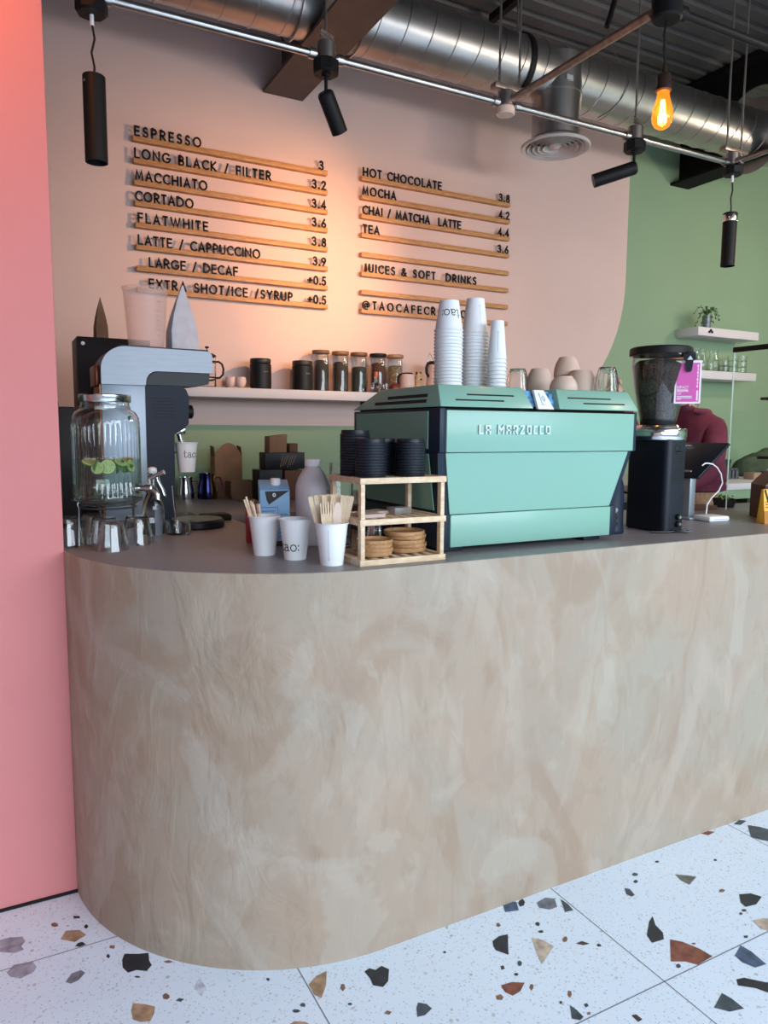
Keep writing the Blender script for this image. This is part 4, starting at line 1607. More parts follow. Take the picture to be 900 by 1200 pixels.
cx, cy = .781, 1.765
fv = VIEW + PI / 2                                      # turn the flat faces to the shop
PROTO = {}
HAND = []
for k in range(12):                                     # handles up, fanned from side to side
    u = -1 + 2 * k / 11
    HAND.append((u, k))
desc = ['outermost on the stirrer-cup side', 'second from the stirrer-cup side', 'third from the stirrer-cup side', 'fourth from the stirrer-cup side', 'fifth from the stirrer-cup side', 'sixth from the stirrer-cup side',
        'sixth from the rack side', 'fifth from the rack side', 'fourth from the rack side', 'third from the rack side', 'second from the rack side', 'outermost on the rack side']
m_h = None
for u, k in HAND:
    side = Vector((math.cos(fv), math.sin(fv), 0))
    back = Vector((-math.cos(VIEW), -math.sin(VIEW), 0))
    p = Vector((cx, cy, ZC + .012)) + side * (.016 * u) + back * (.010 * (1 - u * u) + .004 * (k % 3) - .004)
    top = p + side * (.036 * u * abs(u) ** .3) + back * (.010 * (k % 3)) + Vector((0, 0, .172 - .022 * u * u if u < 0 else .172 - .008 * u * u))
    d = (top - p).normalized()
    xax = side - d * side.dot(d); xax.normalize()
    yax = d.cross(xax)
    mw = Matrix((xax, yax, d)).transposed().to_4x4()
    lab = 'wooden cutlery handle, ' + desc[k]
    if m_h is None:
        mm = M()
        mm.prism([(-.0032, 0), (.0032, 0), (.0055, .10), (.0060, .168), (.004, .172), (-.004, .172), (-.0060, .168), (-.0055, .10)], -.0009, .0009, 'y')
        m_h = solo('wooden_knife', mm, K['birch'], lab, 'cutlery', p, 0, 'wooden cutlery in the paper cup')
        m_h.rotation_euler = mw.to_euler()
    else:
        dup(m_h, lab, p, mw.to_euler())
f0 = None
for k, (u, w, dz, lab) in enumerate(((-.55, .020, -.016, 'wooden fork with tines up at the front of the cutlery cup'), (-.32, .015, -.022, 'second wooden fork nested behind the front fork'), (-.12, .010, -.014, 'third wooden fork with tines up beside the wooden spoon'))):
    side = Vector((math.cos(fv), math.sin(fv), 0))
    front = Vector((math.cos(VIEW), math.sin(VIEW), 0))
    p = Vector((cx, cy, ZC + .010)) + side * (.018 * u) + front * (w * .9)
    p.z += dz + .016
    d = (side * (.08 * u) + front * .10 + Vector((0, 0, 1))).normalized()
    xax = (side - d * side.dot(d)).normalized()
    mw = Matrix((xax, d.cross(xax), d)).transposed().to_4x4()
    if f0 is None:
        f0 = solo('wooden_fork', fork_mesh(), K['birch'], lab, 'fork', p, 0, 'wooden forks in the paper cup')
        f0.rotation_euler = mw.to_euler()
    else:
        dup(f0, lab, p, mw.to_euler())
sp = solo('wooden_spoon', spoon_mesh(), mat('spoon_wood', (.74, .58, .48), .55), 'wooden spoon with a pale oval bowl in the cutlery cup', 'spoon')
p = Vector((cx, cy, ZC + .010)) + side * .010 + front * .012
d = (side * .05 + front * .09 + Vector((0, 0, 1))).normalized()
xax = (side - d * side.dot(d)).normalized()
sp.location = p
sp.rotation_euler = Matrix((xax, d.cross(xax), d)).transposed().to_euler()

# ---------------------------------------------------------------- milk bottle, carton
t = thing('milk_bottle', 'big translucent plastic milk bottle with a white cap, nearly empty', 'bottle', (.868, 2.105, ZC))
m = M()
m.lathe([(0, .003), (.044, 0), (.050, .004), (.0535, .015), (.0535, .165), (.052, .185), (.045, .207), (.032, .228), (.0225, .240), (.0215, .252), (.0205, .252), (.0215, .239), (.030, .227), (.043, .206), (.050, .184), (.0518, .165), (.0518, .016), (.046, .006), (0, .006)], 40)
part('bottle_body', m, frosted('milk_plastic', (.84, .82, .87), .66, .4), t)
m = M()
m.lathe([(0, .007), (.045, .008), (.0510, .017), (.0510, .052), (0, .052)], 32)
part('milk', m, mat('milk_white', (.85, .84, .82), .4), t, 'white milk in the bottom')
m = M()
m.lathe([(0, .243), (.024, .243), (.0245, .246), (.0245, .262), (.023, .264), (0, .264)], 32, rmod=lambda a, z: 1 + .012 * math.cos(30 * a))
part('cap', m, K['white'], t, 'white screw cap')

t = thing('drink_carton', 'blue drink carton with a black flash and white cap behind the stirrer cup', 'carton', (.758, 2.150, ZC), math.radians(-14))
m = M()
m.hexa([(-.045, -.032, 0), (.045, -.032, 0), (.045, .032, 0), (-.045, .032, 0)], [(-.045, -.032, .172), (.045, -.032, .172), (.045, .032, .200), (-.045, .032, .200)], .002)
part('carton_body', m, mat('carton_blue', (.22, .42, .68), .4, vary=.1, vscale=9), t)
m = M()
m.prism([(-.030, .168), (.044, .170), (-.018, .128), (-.024, .140)], -.0328, -.0322, 'y')
part('black_flash', m, K['ink'], t, 'black slanted printed flash')
m = M()
ribbon(m, arc(-.002, .157, .0035, .0045, 0, 360, 14), .0028, lambda u, v, d: (u, d, v), -.0334, -.0328)
part('flash_mark', m, K['white'], t, 'small white oval mark', smooth=0)
m = M()
for k in range(9):
    z = .118 - .011 * k
    m.box(-.040, .006 - .005 * (k % 3), -.0327, -.0323, z, z + .0022)
    if k > 1:
        m.box(.012, .040 - .004 * (k % 2), -.0327, -.0323, z, z + .0022)
m.box(.0085, .0095, -.0327, -.0323, .01, .125)
part('small_print', m, mat('print_blue', (.03, .12, .30), .5), t, 'dark blue small print lines')
m = M()
m.box(-.0455, .0455, -.0325, .0325, .0, .016)
part('carton_foot', m, K['ink'], t, 'dark foot band')
m = M()
m.cyl(.0155, .182, .205, 24, (.006, .008, 0), bev=.002)
part('cap', m, K['white'], t, 'white screw cap')
m = M()
m.box(-.042, .042, -.030, .030, 0, .115, .001)
solo('red_carton', m, mat('carton_red', (.42, .025, .05), .45), 'small red carton almost hidden behind the blue drink carton', 'carton', (.740, 2.235, ZC), math.radians(-14))

# tall clear glass and things seen through the rack
def tall_glass(r, h):
    m = M()
    m.lathe([(0, 0), (r * .86, 0), (r * .88, .004), (r, h), (r - .0018, h), (r * .86 - .0016, .008), (0, .008)], 36)
    return m


solo('tall_glass', tall_glass(.036, .255), K['glass2'], 'tall clear glass standing just behind the wooden rack', 'glass', (.930, 2.03, ZC))
t = thing('steel_jug', 'small polished steel jug seen under the middle rack shelf', 'jug', (1.036, 2.008, ZC))
m = M()
m.lathe([(0, 0), (.034, 0), (.036, .004), (.033, .05), (.030, .075), (.034, .088), (.0325, .088), (.0285, .075), (.0315, .05), (.034, .006), (0, .006)], 36)
part('jug_body', m, K['steel'], t)
m = M()
m.tube([(.03, .0, .07), (.05, .0, .068), (.056, .0, .05), (.05, 0, .03), (.034, 0, .024)], .0035, 8)
part('handle', m, K['steel'], t)
m = M()
m.box(-.05, .05, -.05, .05, 0, .085, .003)
solo('dark_box', m, K['kraft_dark'], 'dark carton box behind the espresso machine corner carrying a small pale cup', 'box', (1.185, 2.385, ZC))
m = M()
m.lathe([(0, 0), (.018, 0), (.028, .010), (.033, .028), (.034, .045), (.032, .045), (.031, .028), (.026, .012), (0, .004)], 32)
solo('pale_cup', m, K['beige_cup'], 'small pale pink cup on the dark box seen through the rack', 'cup', (1.182, 2.375, ZC + .0852))

# ================================================================ WATER DISPENSER CORNER
dx, dy = .312, 2.405
t = thing('drinks_dispenser', 'ribbed glass drinks dispenser of water with lime slices on a wire stand', 'dispenser', (dx, dy, ZC))
J0 = .118                                              # underside of the jar
RJ = .098
m = M()
rib = lambda a, z: 1 + (.022 * math.cos(40 * a) if J0 + .035 < z < .362 else 0)
m.lathe([(0, J0 + .004), (.060, J0), (.085, J0 + .006), (.100, J0 + .020), (.102, J0 + .030), (RJ, J0 + .038), (RJ, .20), (RJ, .28), (RJ, .355), (.0985, .368), (.097, .385), (.088, .402), (.074, .411), (.070, .416), (.070, .434)], 176, rmod=rib)
part('glass_jar', m, K['ribglass'], t, smooth=60)
m = M()
m.lathe([(.0715, .412), (.0745, .414), (.0745, .420), (.0715, .422)], 48, close=True)
part('neck_ring', m, K['glass'], t)
m = M()
m.lathe([(0, .434), (.074, .432), (.0755, .435), (.0755, .452), (.073, .455), (0, .4555)], 48)
part('lid', m, K['steel'], t, 'shiny metal screw lid')
m = M()
m.lathe([(0, J0 + .010), (.058, J0 + .007), (.083, J0 + .012), (.095, J0 + .03), (.0945, .20), (.0945, .262), (0, .262)], 48)
part('water', m, K['water'], t)


def slice_(name, pos, rot, r, skin, flesh, label):
    m = M()
    m.cyl(r, -.0022, .0022, 28)
    m.mi = 1
    for s_ in (-1, 1):
        z = s_ * .0024
        for k in range(8):
            a0, a1 = 2 * PI * (k + .08) / 8, 2 * PI * (k + .92) / 8
            pts = [(r * .12 * math.cos((a0 + a1) / 2), r * .12 * math.sin((a0 + a1) / 2), z)] + [(r * .84 * math.cos(a0 + (a1 - a0) * q / 4), r * .84 * math.sin(a0 + (a1 - a0) * q / 4), z) for q in range(5)]
            m.poly(pts)
    m.mi = 2
    m.lathe([(r, -.0023), (r + .0016, -.001), (r + .0016, .001), (r, .0023)], 28)
    o = solo(name, m, [mat(name + '_pith', (.62, .66, .40), .5), flesh, skin], label, 'fruit slice', (dx + pos[0], dy + pos[1], ZC + pos[2]))
    o.rotation_euler = rot
    return o


slice_('lime_slice', (-.008, -.078, .240), (math.radians(82), 0, math.radians(-12)), .021, K['lime_skin'], K['lime'], 'round pale lime slice facing the front of the water dispenser')
slice_('lime_slice', (.060, -.052, .241), (math.radians(78), .1, math.radians(48)), .019, K['lime_skin'], K['lime'], 'lime slice turned edgewise by the dispenser tap side')
slice_('lime_slice', (-.058, -.058, .252), (math.radians(20), .2, 0), .020, K['lime_skin'], K['lime'], 'lime slice floating flat on the pink wall side of the water')
slice_('lemon_slice', (.052, -.020, .258), (math.radians(12), -.15, 0), .022, K['lemon'], mat('lemon_flesh', (.75, .55, .14), .4), 'yellow lemon slice floating flat above the tap')
slice_('lemon_slice', (-.045, .010, .257), (math.radians(8), .12, 0), .022, K['lemon'], mat('lemon_flesh', (.75, .55, .14), .4), 'yellow lemon slice floating at the back of the water')
slice_('lime_slice', (.030, -.070, .252), (math.radians(35), .1, .3), .019, K['lime_skin'], K['lime'], 'lime slice tipped behind the dark mint leaf in the middle of the jar')
slice_('lime_slice', (-.036, -.074, .236), (math.radians(70), .3, -.5), .018, K['lime_skin'], K['lime'], 'small lime slice half behind the front lime slice')
slice_('lemon_slice', (.010, -.030, .259), (math.radians(6), .05, 1), .021, K['lemon'], mat('lemon_flesh', (.75, .55, .14), .4), 'yellow lemon slice floating in the centre of the water')
for k, (px, py, pz, a, lab) in enumerate(((.036, -.074, .240, .4, 'dark green mint leaf hanging below the lime by the tap'), (-.040, -.070, .246, 1.6, 'mint leaf between two lime slices in the water'), (.015, -.060, .250, 2.5, 'mint leaf floating behind the front lime slice'), (.066, -.040, .385, .9, 'mint leaf stuck inside the dispenser shoulder'), (.050, -.062, .234, .7, 'broad mint leaf between the edgewise lime and the tap side'), (-.068, -.045, .240, 2.2, 'mint leaf under the flat floating lime slice'), (.022, -.078, .232, 1.2, 'low hanging mint leaf right of the round lime slice'))):
    m = M()
    m.prism([(-.004, -.018), (.004, -.018), (.012, -.004), (.010, .010), (0, .020), (-.010, .010), (-.012, -.004)], -.0006, .0006, 'y')
    for v in m.bm.verts:
        v.co.y += .006 * math.cos(v.co.z * 90)
    o = solo('mint_leaf', m, K['mint_leaf'], lab, 'leaf', (dx + px, dy + py, ZC + pz))
    o.rotation_euler = (.5 * (k % 3) - .2, .3 * k, a)
    o.scale = (1.1, 1, 1.1) if k != 3 else (.5, 1, .5)
# tap towards the right front
ta = math.radians(-38)
tx, ty = math.cos(ta), math.sin(ta)
m = M()
m.cyl(.015, 0, .010, 20)
m.cyl(.009, .010, .030, 16)
m.cyl(.013, .026, .052, 18, bev=.003)
m.bm.transform(Matrix.Translation((tx * .098, ty * .098, J0 + .055)) @ Matrix.Rotation(ta, 4, 'Z') @ Matrix.Rotation(PI / 2, 4, 'Y'))
tapo = part('tap', m, K['steel'], t, 'polished metal tap')
m = M()
b0 = Vector((tx * .139, ty * .139, J0 + .055))
sv = Vector((tx, ty, 0))
m.tube([b0, b0 + sv * .016 + Vector((0, 0, -.004)), b0 + sv * .024 + Vector((0, 0, -.018)), b0 + sv * .026 + Vector((0, 0, -.034))], [.009, .009, .008, .0085], 14)
part('tap_spout', m, K['steel'], tapo)
m = M()
m.cyl(.006, 0, .030, 14, tuple(b0))
m.tube([b0 + Vector((0, 0, .030)), b0 + sv * .018 + Vector((0, 0, .038)), b0 + sv * .048 + Vector((0, 0, .050))], [.006, .0055, .0075], 12)
part('tap_lever', m, K['steel'], tapo)
# wire stand
st = []
m = M()
m.tube([(.082 * math.cos(2 * PI * k / 40), .082 * math.sin(2 * PI * k / 40), J0 - .004) for k in range(40)], .003, 8, closed=True)
m.tube([(.103 * math.cos(2 * PI * k / 40), .103 * math.sin(2 * PI * k / 40), J0 + .018) for k in range(40)], .0025, 8, closed=True)
part('stand_ring', m, K['wire'], t)
for a in (-150, -54, 38, 96):
    c_, s_ = math.cos(math.radians(a)), math.sin(math.radians(a))
    rr = .103
    m = M()
    m.tube([(rr * c_, rr * s_, J0 + .018), ((rr + .006) * c_, (rr + .006) * s_, J0 + .012), (.104 * c_, .104 * s_, J0 - .004), (.108 * c_, .108 * s_, .006), (.113 * c_, .113 * s_, .0025), (.121 * c_, .121 * s_, .004)], .0027, 8)
    part('stand_leg', m, K['wire'], t)

# clear tumblers under and beside the dispenser (upside down)
g0 = solo('clear_tumbler', tumbler(.034, .046, .086), K['glass2'], 'upside-down clear tumbler in front, just ahead of the dispenser', 'glass', (.300, 2.262, ZC + .086), 0, 'clear tumblers by the dispenser')
g0.rotation_euler = (PI, 0, 0)
for loc, lab in (((.196, 2.432, ZC + .086), 'upside-down clear tumbler touching the pink wall'), ((.292, 2.362, ZC + .086), 'upside-down clear tumbler standing right under the middle of the jar'), ((.391, 2.367, ZC + .086), 'upside-down clear tumbler below the dispenser tap'), ((.270, 2.470, ZC + .086), 'upside-down clear tumbler at the back under the jar')):
    dup(g0, lab, loc)
m = M()
m.lathe([(0, 0), (.038, 0), (.041, .004), (.0425, .045), (.0405, .045), (.039, .008), (0, .008)], 40)
solo('glass_dish', m, K['glass2'], 'low clear glass dish holding a metal straw', 'dish', (.548, 2.520, ZC))
m = M()
m.tube([(0, 0, .009), (-.012, .0, .165)], .0024, 8)
solo('metal_straw', m, K['steel'], 'thin metal straw standing in the low glass dish', 'straw', (.542, 2.515, ZC))

t = thing('swing_top_bottle', 'clear swing-top glass bottle with wire clasp behind the dispenser', 'bottle', (.475, 2.560, ZC))
m = M()
m.lathe([(0, .004), (.034, 0), (.036, .004), (.036, .085), (.033, .105), (.022, .135), (.014, .155), (.0125, .195), (.0145, .197), (.0145, .204), (.011, .205)], 36)
part('glass_body', m, K['glass2'], t)
m = M()
m.lathe([(0, .203), (.013, .205), (.0155, .212), (.014, .222), (.006, .226), (0, .226)], 20)
part('stopper', m, K['white'], t, 'white stopper')
m = M()
for s_ in (-1, 1):
    m.tube([(0, .0165 * s_, .214), (.016, .0175 * s_, .200), (.020, .0165 * s_, .178), (.034, .0145 * s_, .150), (.040, .012 * s_, .128)], .0018, 6)
m.tube([(.040, -.012, .128), (.043, 0, .122), (.040, .012, .128)], .0018, 6)
m.tube([(.0155 * math.cos(2 * PI * k / 20), .0155 * math.sin(2 * PI * k / 20), .186) for k in range(20)], .0016, 6, closed=True)
part('wire_clasp', m, K['steel'], t)

# ================================================================ SHOP GRINDER AND NEIGHBOURS
gx, gy = .50, 2.90
t = thing('shop_grinder', 'tall silver and dark navy shop coffee grinder with an overhanging head', 'coffee grinder', (gx, gy, ZC))


def gpart(name, m, mt, label=None, smooth=35):
    for v in m.bm.verts:
        v.co -= Vector((gx, gy, ZC))
    return part(name, m, mt, t, label, smooth)


Y0_, Y1_ = 2.80, 2.985
m = M()
m.box(.352, .503, Y0_, Y1_, 1.07, 1.562, .003)
gpart('rear_column', m, K['satin_steel'], 'brushed silver column')
m = M()
m.box(.348, .3525, Y0_ + .008, Y1_ - .004, 1.07, 1.56)
m.box(.336, .352, Y0_ + .03, Y1_ - .01, 1.555, 1.63, .006)
gpart('side_cover', m, K['reflected'], 'copper brown painted on the side')
m = M()
m.prism([(.503, 1.07), (.600, 1.07), (.604, 1.385), (.640, 1.405), (.657, 1.425), (.660, 1.525), (.650, 1.55), (.63, 1.562), (.503, 1.562)], Y0_ + .001, Y1_ - .002, 'y')
gpart('front_body', m, K['navy'], 'dark navy front body')
arm = [(.352, 1.560)] + [(.352 + .085 - .085 * math.cos(a), 1.612 + .083 * math.sin(a)) for a in [k * PI / 20 for k in range(0, 11)]] + [(.735, 1.692), (.746, 1.680), (.748, 1.618), (.744, 1.612), (.545, 1.612)] + [(.545 - .04 * math.sin(a), 1.572 + .04 * math.cos(a)) for a in [k * PI / 12 for k in range(0, 7)]] + [(.503, 1.560)]
m = M()
m.prism(arm, Y0_ - .012, Y1_ + .01, 'y')
gpart('top_housing', m, K['brushed'], 'brushed silver arched housing', 30)
m = M()
m.prism([(.352 + .06, 1.694), (.735, 1.6925), (.732, 1.698), (.42, 1.699)], Y0_ - .008, Y1_ + .006, 'y')
gpart('top_plate', m, K['black_plastic'], 'black top plate')
m = M()
m.prism([(.506, 1.563), (.512, 1.590), (.53, 1.605), (.545, 1.6105), (.738, 1.6105), (.734, 1.572), (.70, 1.566), (.66, 1.562)], Y0_ - .004, Y1_, 'y')
gpart('lower_housing', m, K['black_plastic'], 'black lower housing')
m = M()
for k in range(7):
    z = 1.515 - .0115 * k
    m.box(.530, .604, Y0_ - .001, Y0_ + .004, z, z + .003)
gpart('vent_slots', m, K['black'], 'dark ventilation slots')
m = M()
m.cyl(.026, .658, .688, 28, (0, Y0_ + .07, 1.470), ax='x', bev=.004)
gpart('dial_knob', m, K['black'], 'black dial')
m = M()
m.box(.612, .652, Y0_ + .03, Y0_ + .09, 1.385, 1.41, .003)
m.tube([(.628, Y0_ + .05, 1.40), (.640, Y0_ + .05, 1.352)], .010, 14)
gpart('outlet_spout', m, K['steel'], 'steel outlet spout')
m = M()
m.tube([(.602, Y0_ + .03, 1.315), (.612, Y0_ + .03, 1.317), (.6135, Y0_ + .05, 1.317), (.612, Y0_ + .07, 1.317), (.602, Y0_ + .07, 1.315)], .003, 8)
m.box(.600, .606, Y0_ + .02, Y0_ + .08, 1.24, 1.33, .002)
gpart('cup_bracket', m, K['black'])
m = M()
m.box(.345, .70, Y0_ - .01, Y1_ + .01, ZC, 1.072, .004)
gpart('base_plate', m, K['black_plastic'], 'black base plate')

c = thing('paper_cup', 'white paper cup with black lettering held under the spout of the shop grinder', 'cup', (.657, 2.85, 1.242), 0, 'paper cups standing on the counter')
part('cup_wall', paper_cup(.0300, .0430, .112), K['paper'], c)
cup_text(c, 'tao:', .030, .043, .112, .056, math.radians(-103) + .50, .026)

m = M()
m.cyl(.098, 0, .030, 48, bev=.006)
m.mi = 1
m.cyl(.090, .030, .0325, 48)
solo('round_tray', m, [K['black_plastic'], mat('tray_top', (.10, .125, .105), .3)], 'round black tray with a dull green top beside the shop grinder', 'tray', (.648, 2.672, ZC))
m = M()
m.box(-.055, .055, -.045, .045, 0, .022, .004)
m.box(-.05, .05, -.04, .04, .022, .025, .002)
solo('coffee_scale', m, K['black'], 'flat black scale behind the round black tray', 'scale', (.765, 2.86, ZC))

# measuring jug and paper bag on the grinder
t = thing('measuring_jug', 'tall clear plastic measuring jug standing on top of the shop grinder', 'jug', (.526, 2.88, 1.6995))
m = M()
m.lathe([(0, .002), (.060, 0), (.063, .004), (.066, .03), (.078, .200), (.0805, .2125), (.084, .216), (.0825, .2175), (.0785, .214), (.0755, .200), (.0640, .03), (.061, .007), (0, .006)], 48)
part('jug_body', m, frosted('jug_plastic', (.90, .84, .82), .20, .12), t, smooth=50)
m = M()
for k in range(8):
    z = .045 + .017 * k
    r = .0663 + .012 * (z - .03) / .17
    L_ = .32 if k % 2 else .18
    def mp(u, v, d, r=r, z=z):
        a = math.radians(-62) + u
        return ((r + d) * math.cos(a), (r + d) * math.sin(a), z + v)
    ribbon(m, [(-L_ / 2 + L_ * q / 5, 0) for q in range(6)], .0014, mp, .0, .0005)
part('scale_marks', m, mat('mark_red', (.30, .12, .10), .6), t, 'dark printed measuring marks', smooth=0)


def pointed_bag(w, d, h, lean_=0.0):
    """paper bag: box-like base, sides pinched together to a point at the top"""
    m = M()
    lv = [(0, 1, 1, 0), (.30, .97, .85, .0), (.55, .72, .55, .02), (.78, .40, .26, .04), (.92, .17, .10, .07), (1.0, .05, .03, .10)]
    rings = []
    for f, a, b, s_ in lv:
        x, y, z = w / 2 * a, d / 2 * b, h * f
        o_ = lean_ * s_ * h
        rings.append([m.bm.verts.new(p) for p in ((-x + o_, -y, z), (0 + o_, -y * 1.25, z), (x + o_, -y, z), (x * .92 + o_, 0, z), (x + o_, y, z), (0 + o_, y * 1.25, z), (-x + o_, y, z), (-x * .92 + o_, 0, z))])
    m._f(rings[0][::-1]); m._f(rings[-1])
    for A, B in zip(rings, rings[1:]):
        for i in range(8):
            m._f((A[i], A[(i + 1) % 8], B[(i + 1) % 8], B[i]))
    return m


solo('paper_bag', pointed_bag(.105, .07, .245, .3), mat('bag_white', (.56, .57, .64), .6, vary=.1, vscale=25), 'pale paper bag pinched to a point beside the measuring jug', 'bag', (.662, 2.90, 1.6995), .15, smooth=20)
t = thing('black_cabinet', 'tall black metal cabinet standing behind the shop grinder', 'cabinet', (.45, 3.3, ZC))
m = M()
m.box(-.132, .15, -.10, .10, 0, .717, .004)
part('cabinet_body', m, mat('cabinet_black', (.017, .012, .014), .45, spec=.25), t)
m = M()
m.cyl(.0075, -.1035, -.099, 16, (-.110, 0, .690), ax='y', bev=.001)
m.cyl(.004, -.1035, -.099, 12, (-.125, 0, .47), ax='y')
part('white_rivet', m, K['white'], t, 'round white rivets')
m = M()
m.box(-.1335, -.1315, -.05, .03, .28, .45)
m.box(-.1335, -.1315, -.06, -.02, .55, .65)
part('side_label', m, mat('label_brown', (.16, .09, .08), .6), t, 'brownish side labels')
solo('paper_bag', pointed_bag(.048, .04, .165, .1), K['kraft'], 'small brown kraft bag pinched to a point on the black cabinet', 'bag', (.416, 3.255, ZC + .7175), .2, smooth=20)
m = M()
m.box(-.10, .10, -.07, .07, 0, .43, .005)
m.box(-.085, .05, -.06, .06, .43, .447, .004)
solo('black_box', m, mat('box_black', (.010, .006, .007), .5, spec=.2), 'black upright box squeezed between the pink wall and the black cabinet', 'box', (.168, 2.93, ZC))

# ================================================================ THINGS ON THE LONG SHELF
ZS, YS = 1.6205, 3.88
t = thing('french_press', 'glass coffee press with black handle and plunger, partly behind the grinder head', 'coffee press', (1.012, YS, ZS))
m = M()
m.lathe([(0, .004), (.042, .003), (.044, .006), (.044, .160), (.042, .160), (.042, .008), (0, .008)], 36)
part('glass_beaker', m, K['glass2'], t)
m = M()
m.lathe([(0, .158), (.046, .158), (.046, .166), (.03, .176), (0, .178)], 32)
part('lid', m, K['black'], t)
m = M()
m.cyl(.0025, .176, .205, 10)
m.cyl(.011, .203, .212, 18, bev=.003)
part('plunger', m, K['black'], t)
m = M()
m.tube([(.042, 0, .135), (.06, 0, .137), (.078, 0, .125), (.086, 0, .100), (.082, 0, .072), (.066, 0, .054), (.042, 0, .052)], .0055, 10)
part('handle', m, K['black'], t, 'black ring handle')
m = M()
m.lathe([(.0445, .048), (.046, .048), (.046, .056), (.0445, .056)], 32, close=True)
m.lathe([(.0445, .130), (.046, .130), (.046, .138), (.0445, .138)], 32, close=True)
m.cyl(.047, 0, .003, 32)
part('frame_band', m, K['black'], t)

m = M()
m.box(-.063, .063, -.045, .045, 0, .008, .002)
solo('serving_board', m, K['bamboo'], 'little wooden board under two tiny pale cups on the long shelf', 'board', (1.168, YS, ZS))


def tiny_cup():
    m = M()
    m.lathe([(0, 0), (.016, 0), (.024, .010), (.029, .028), (.0285, .046), (.026, .052), (.0245, .052), (.027, .045), (.0275, .028), (.022, .012), (0, .004)], 28)
    return m


a_ = solo('tiny_cup', tiny_cup(), mat('cup_blush', (.72, .55, .50), .5), 'tiny pale cup on the little board, nearer the black canister', 'cup', (1.186, YS - .012, ZS + .0085), 0, 'tiny cups on the little board')
dup(a_, 'tiny pale cup on the little board, nearer the coffee press', (1.138, YS + .010, ZS + .0085))


def canister(x, label):
    t = thing('coffee_canister', label, 'canister', (x, YS, ZS), 0, 'black canisters on the long shelf')
    m = M()
    m.cyl(.0575, 0, .138, 40, bev=.006)
    part('canister_body', m, mat('canister_black', (.010, .010, .011), .45, spec=.25), t)
    m = M()
    m.lathe([(0, .136), (.054, .138), (.0555, .142), (.0555, .158), (.053, .163), (0, .164)], 40)
    part('lid', m, mat('canister_lid', (.012, .012, .013), .5), t)
    m = M()
    m.box(-.004, .022, -.0588, -.0565, .090, .094)
    part('label_line', m, mat('label_grey', (.12, .12, .13), .6), t, 'small grey printed line')
    return t


canister(1.300, 'black coffee canister standing alone beside the tiny cups')
canister(1.541, 'black coffee canister next to the first glass jar')


def jar(x, label, content, fill, lid):
    t = thing('glass_jar', label, 'jar', (x * 1.0103, YS + .04, ZS), 0, 'storage jars on the long shelf')
    m = M()
    m.lathe([(0, .003), (.042, 0), (.045, .004), (.045, .190), (.042, .206), (.041, .212), (.0392, .212), (.0400, .205), (.0432, .189), (.0432, .007), (0, .006)], 40)
    part('glass_body', m, K['glass'], t)
    m = M()
    m.lathe([(0, .0075), (.0425, .008), (.0425, fill - .008), (.030, fill + .001), (.012, fill + .003), (0, fill + .002)], 36)
    part('contents', m, content, t)
    m = M()
    m.lathe([(0, .2125), (.0485, .2125), (.050, .215), (.050, .229), (.0485, .2315), (0, .2315)], 40)
    part('lid', m, lid, t)
    return t


JX = (1.652, 1.772, 1.888, 2.012, 2.126)
JC = [('glass jar of black loose tea with a dark wooden lid, beside the canister', granules('black_tea', (.010, .010, .011), (.05, .045, .045), 230), .176, K['dark_wood']),
      ('glass jar of speckled dark tea with a brown wooden lid, second from the canister', granules('speckled_tea', (.012, .011, .010), (.07, .06, .05), 210, .6), .172, wood('lid_brown', (.18, .095, .05), (.28, .15, .08), 12)),
      ('middle glass jar, of dark green tea under a wooden lid', granules('green_tea', (.010, .016, .013), (.04, .06, .05), 230), .150, wood('lid_mid', (.12, .06, .035), (.20, .10, .06), 12)),
      ('glass jar of reddish brown tea with a black-brown lid', granules('red_tea', (.05, .016, .012), (.14, .05, .035), 220), .178, K['black']),
      ('glass jar of mixed tan herbal tea with a light brown lid, last in the row', granules('herbal_tea', (.08, .05, .03), (.26, .18, .10), 200, .6, (.5, .40, .25)), .166, wood('lid_light', (.30, .17, .09), (.42, .25, .14), 12))]
for x, (lab, cn, fl, ld) in zip(JX, JC):
    jar(x, lab, cn, fl, ld)

# right end of the shelf, seen just above the machine
YM = 3.815
m = M()
m.lathe([(0, 0), (.028, 0), (.030, .003), (.030, .045), (.026, .055), (.010, .060), (.0085, .080), (.0085, .095), (0, .095)], 24)
m.mi = 1
m.cyl(.0105, .088, .118, 18)
solo('syrup_bottle', m, [K['glass2'], mat('orange_cap', (.55, .13, .03), .4)], 'little glass bottle with an orange cap at the shelf end', 'bottle', (1.962, YM - .008, ZS))
m = M()
m.lathe([(0, 0), (.026, 0), (.028, .003), (.029, .050), (.0275, .050), (.0265, .005), (0, .005)], 24)
solo('small_glass', m, K['glass2'], 'small empty glass between the orange-capped bottle and the red jar', 'glass', (2.022, YM - .008, ZS))
m = M()
m.lathe([(0, 0), (.024, 0), (.028, .010), (.029, .035), (.022, .050), (.016, .055), (.016, .062), (0, .062)], 24)
solo('red_jar', m, mat('red_brown', (.16, .03, .02), .35), 'small red brown jar in front of the pale jug on the shelf', 'jar', (2.085, YM - .008, ZS))
t = thing('pale_jug', 'short pale pink jug with a black handle at the end of the tea jars', 'jug', (2.175, YM + .006, ZS))
m = M()
m.lathe([(0, 0), (.046, 0), (.047, .004), (.042, .10), (.040, .112), (.0385, .112), (.0405, .10), (.045, .006), (0, .005)], 36)
part('jug_body', m, mat('jug_blush', (.66, .50, .46), .5), t)
m = M()
m.tube([(-.038, 0, .112), (-.052, 0, .108), (-.060, 0, .08), (-.058, 0, .03), (-.047, 0, .012)], .006, 10)
m.lathe([(0, .112), (.038, .112), (.03, .122), (0, .124)], 28)
part('handle', m, K['black'], t, 'black handle and lid')
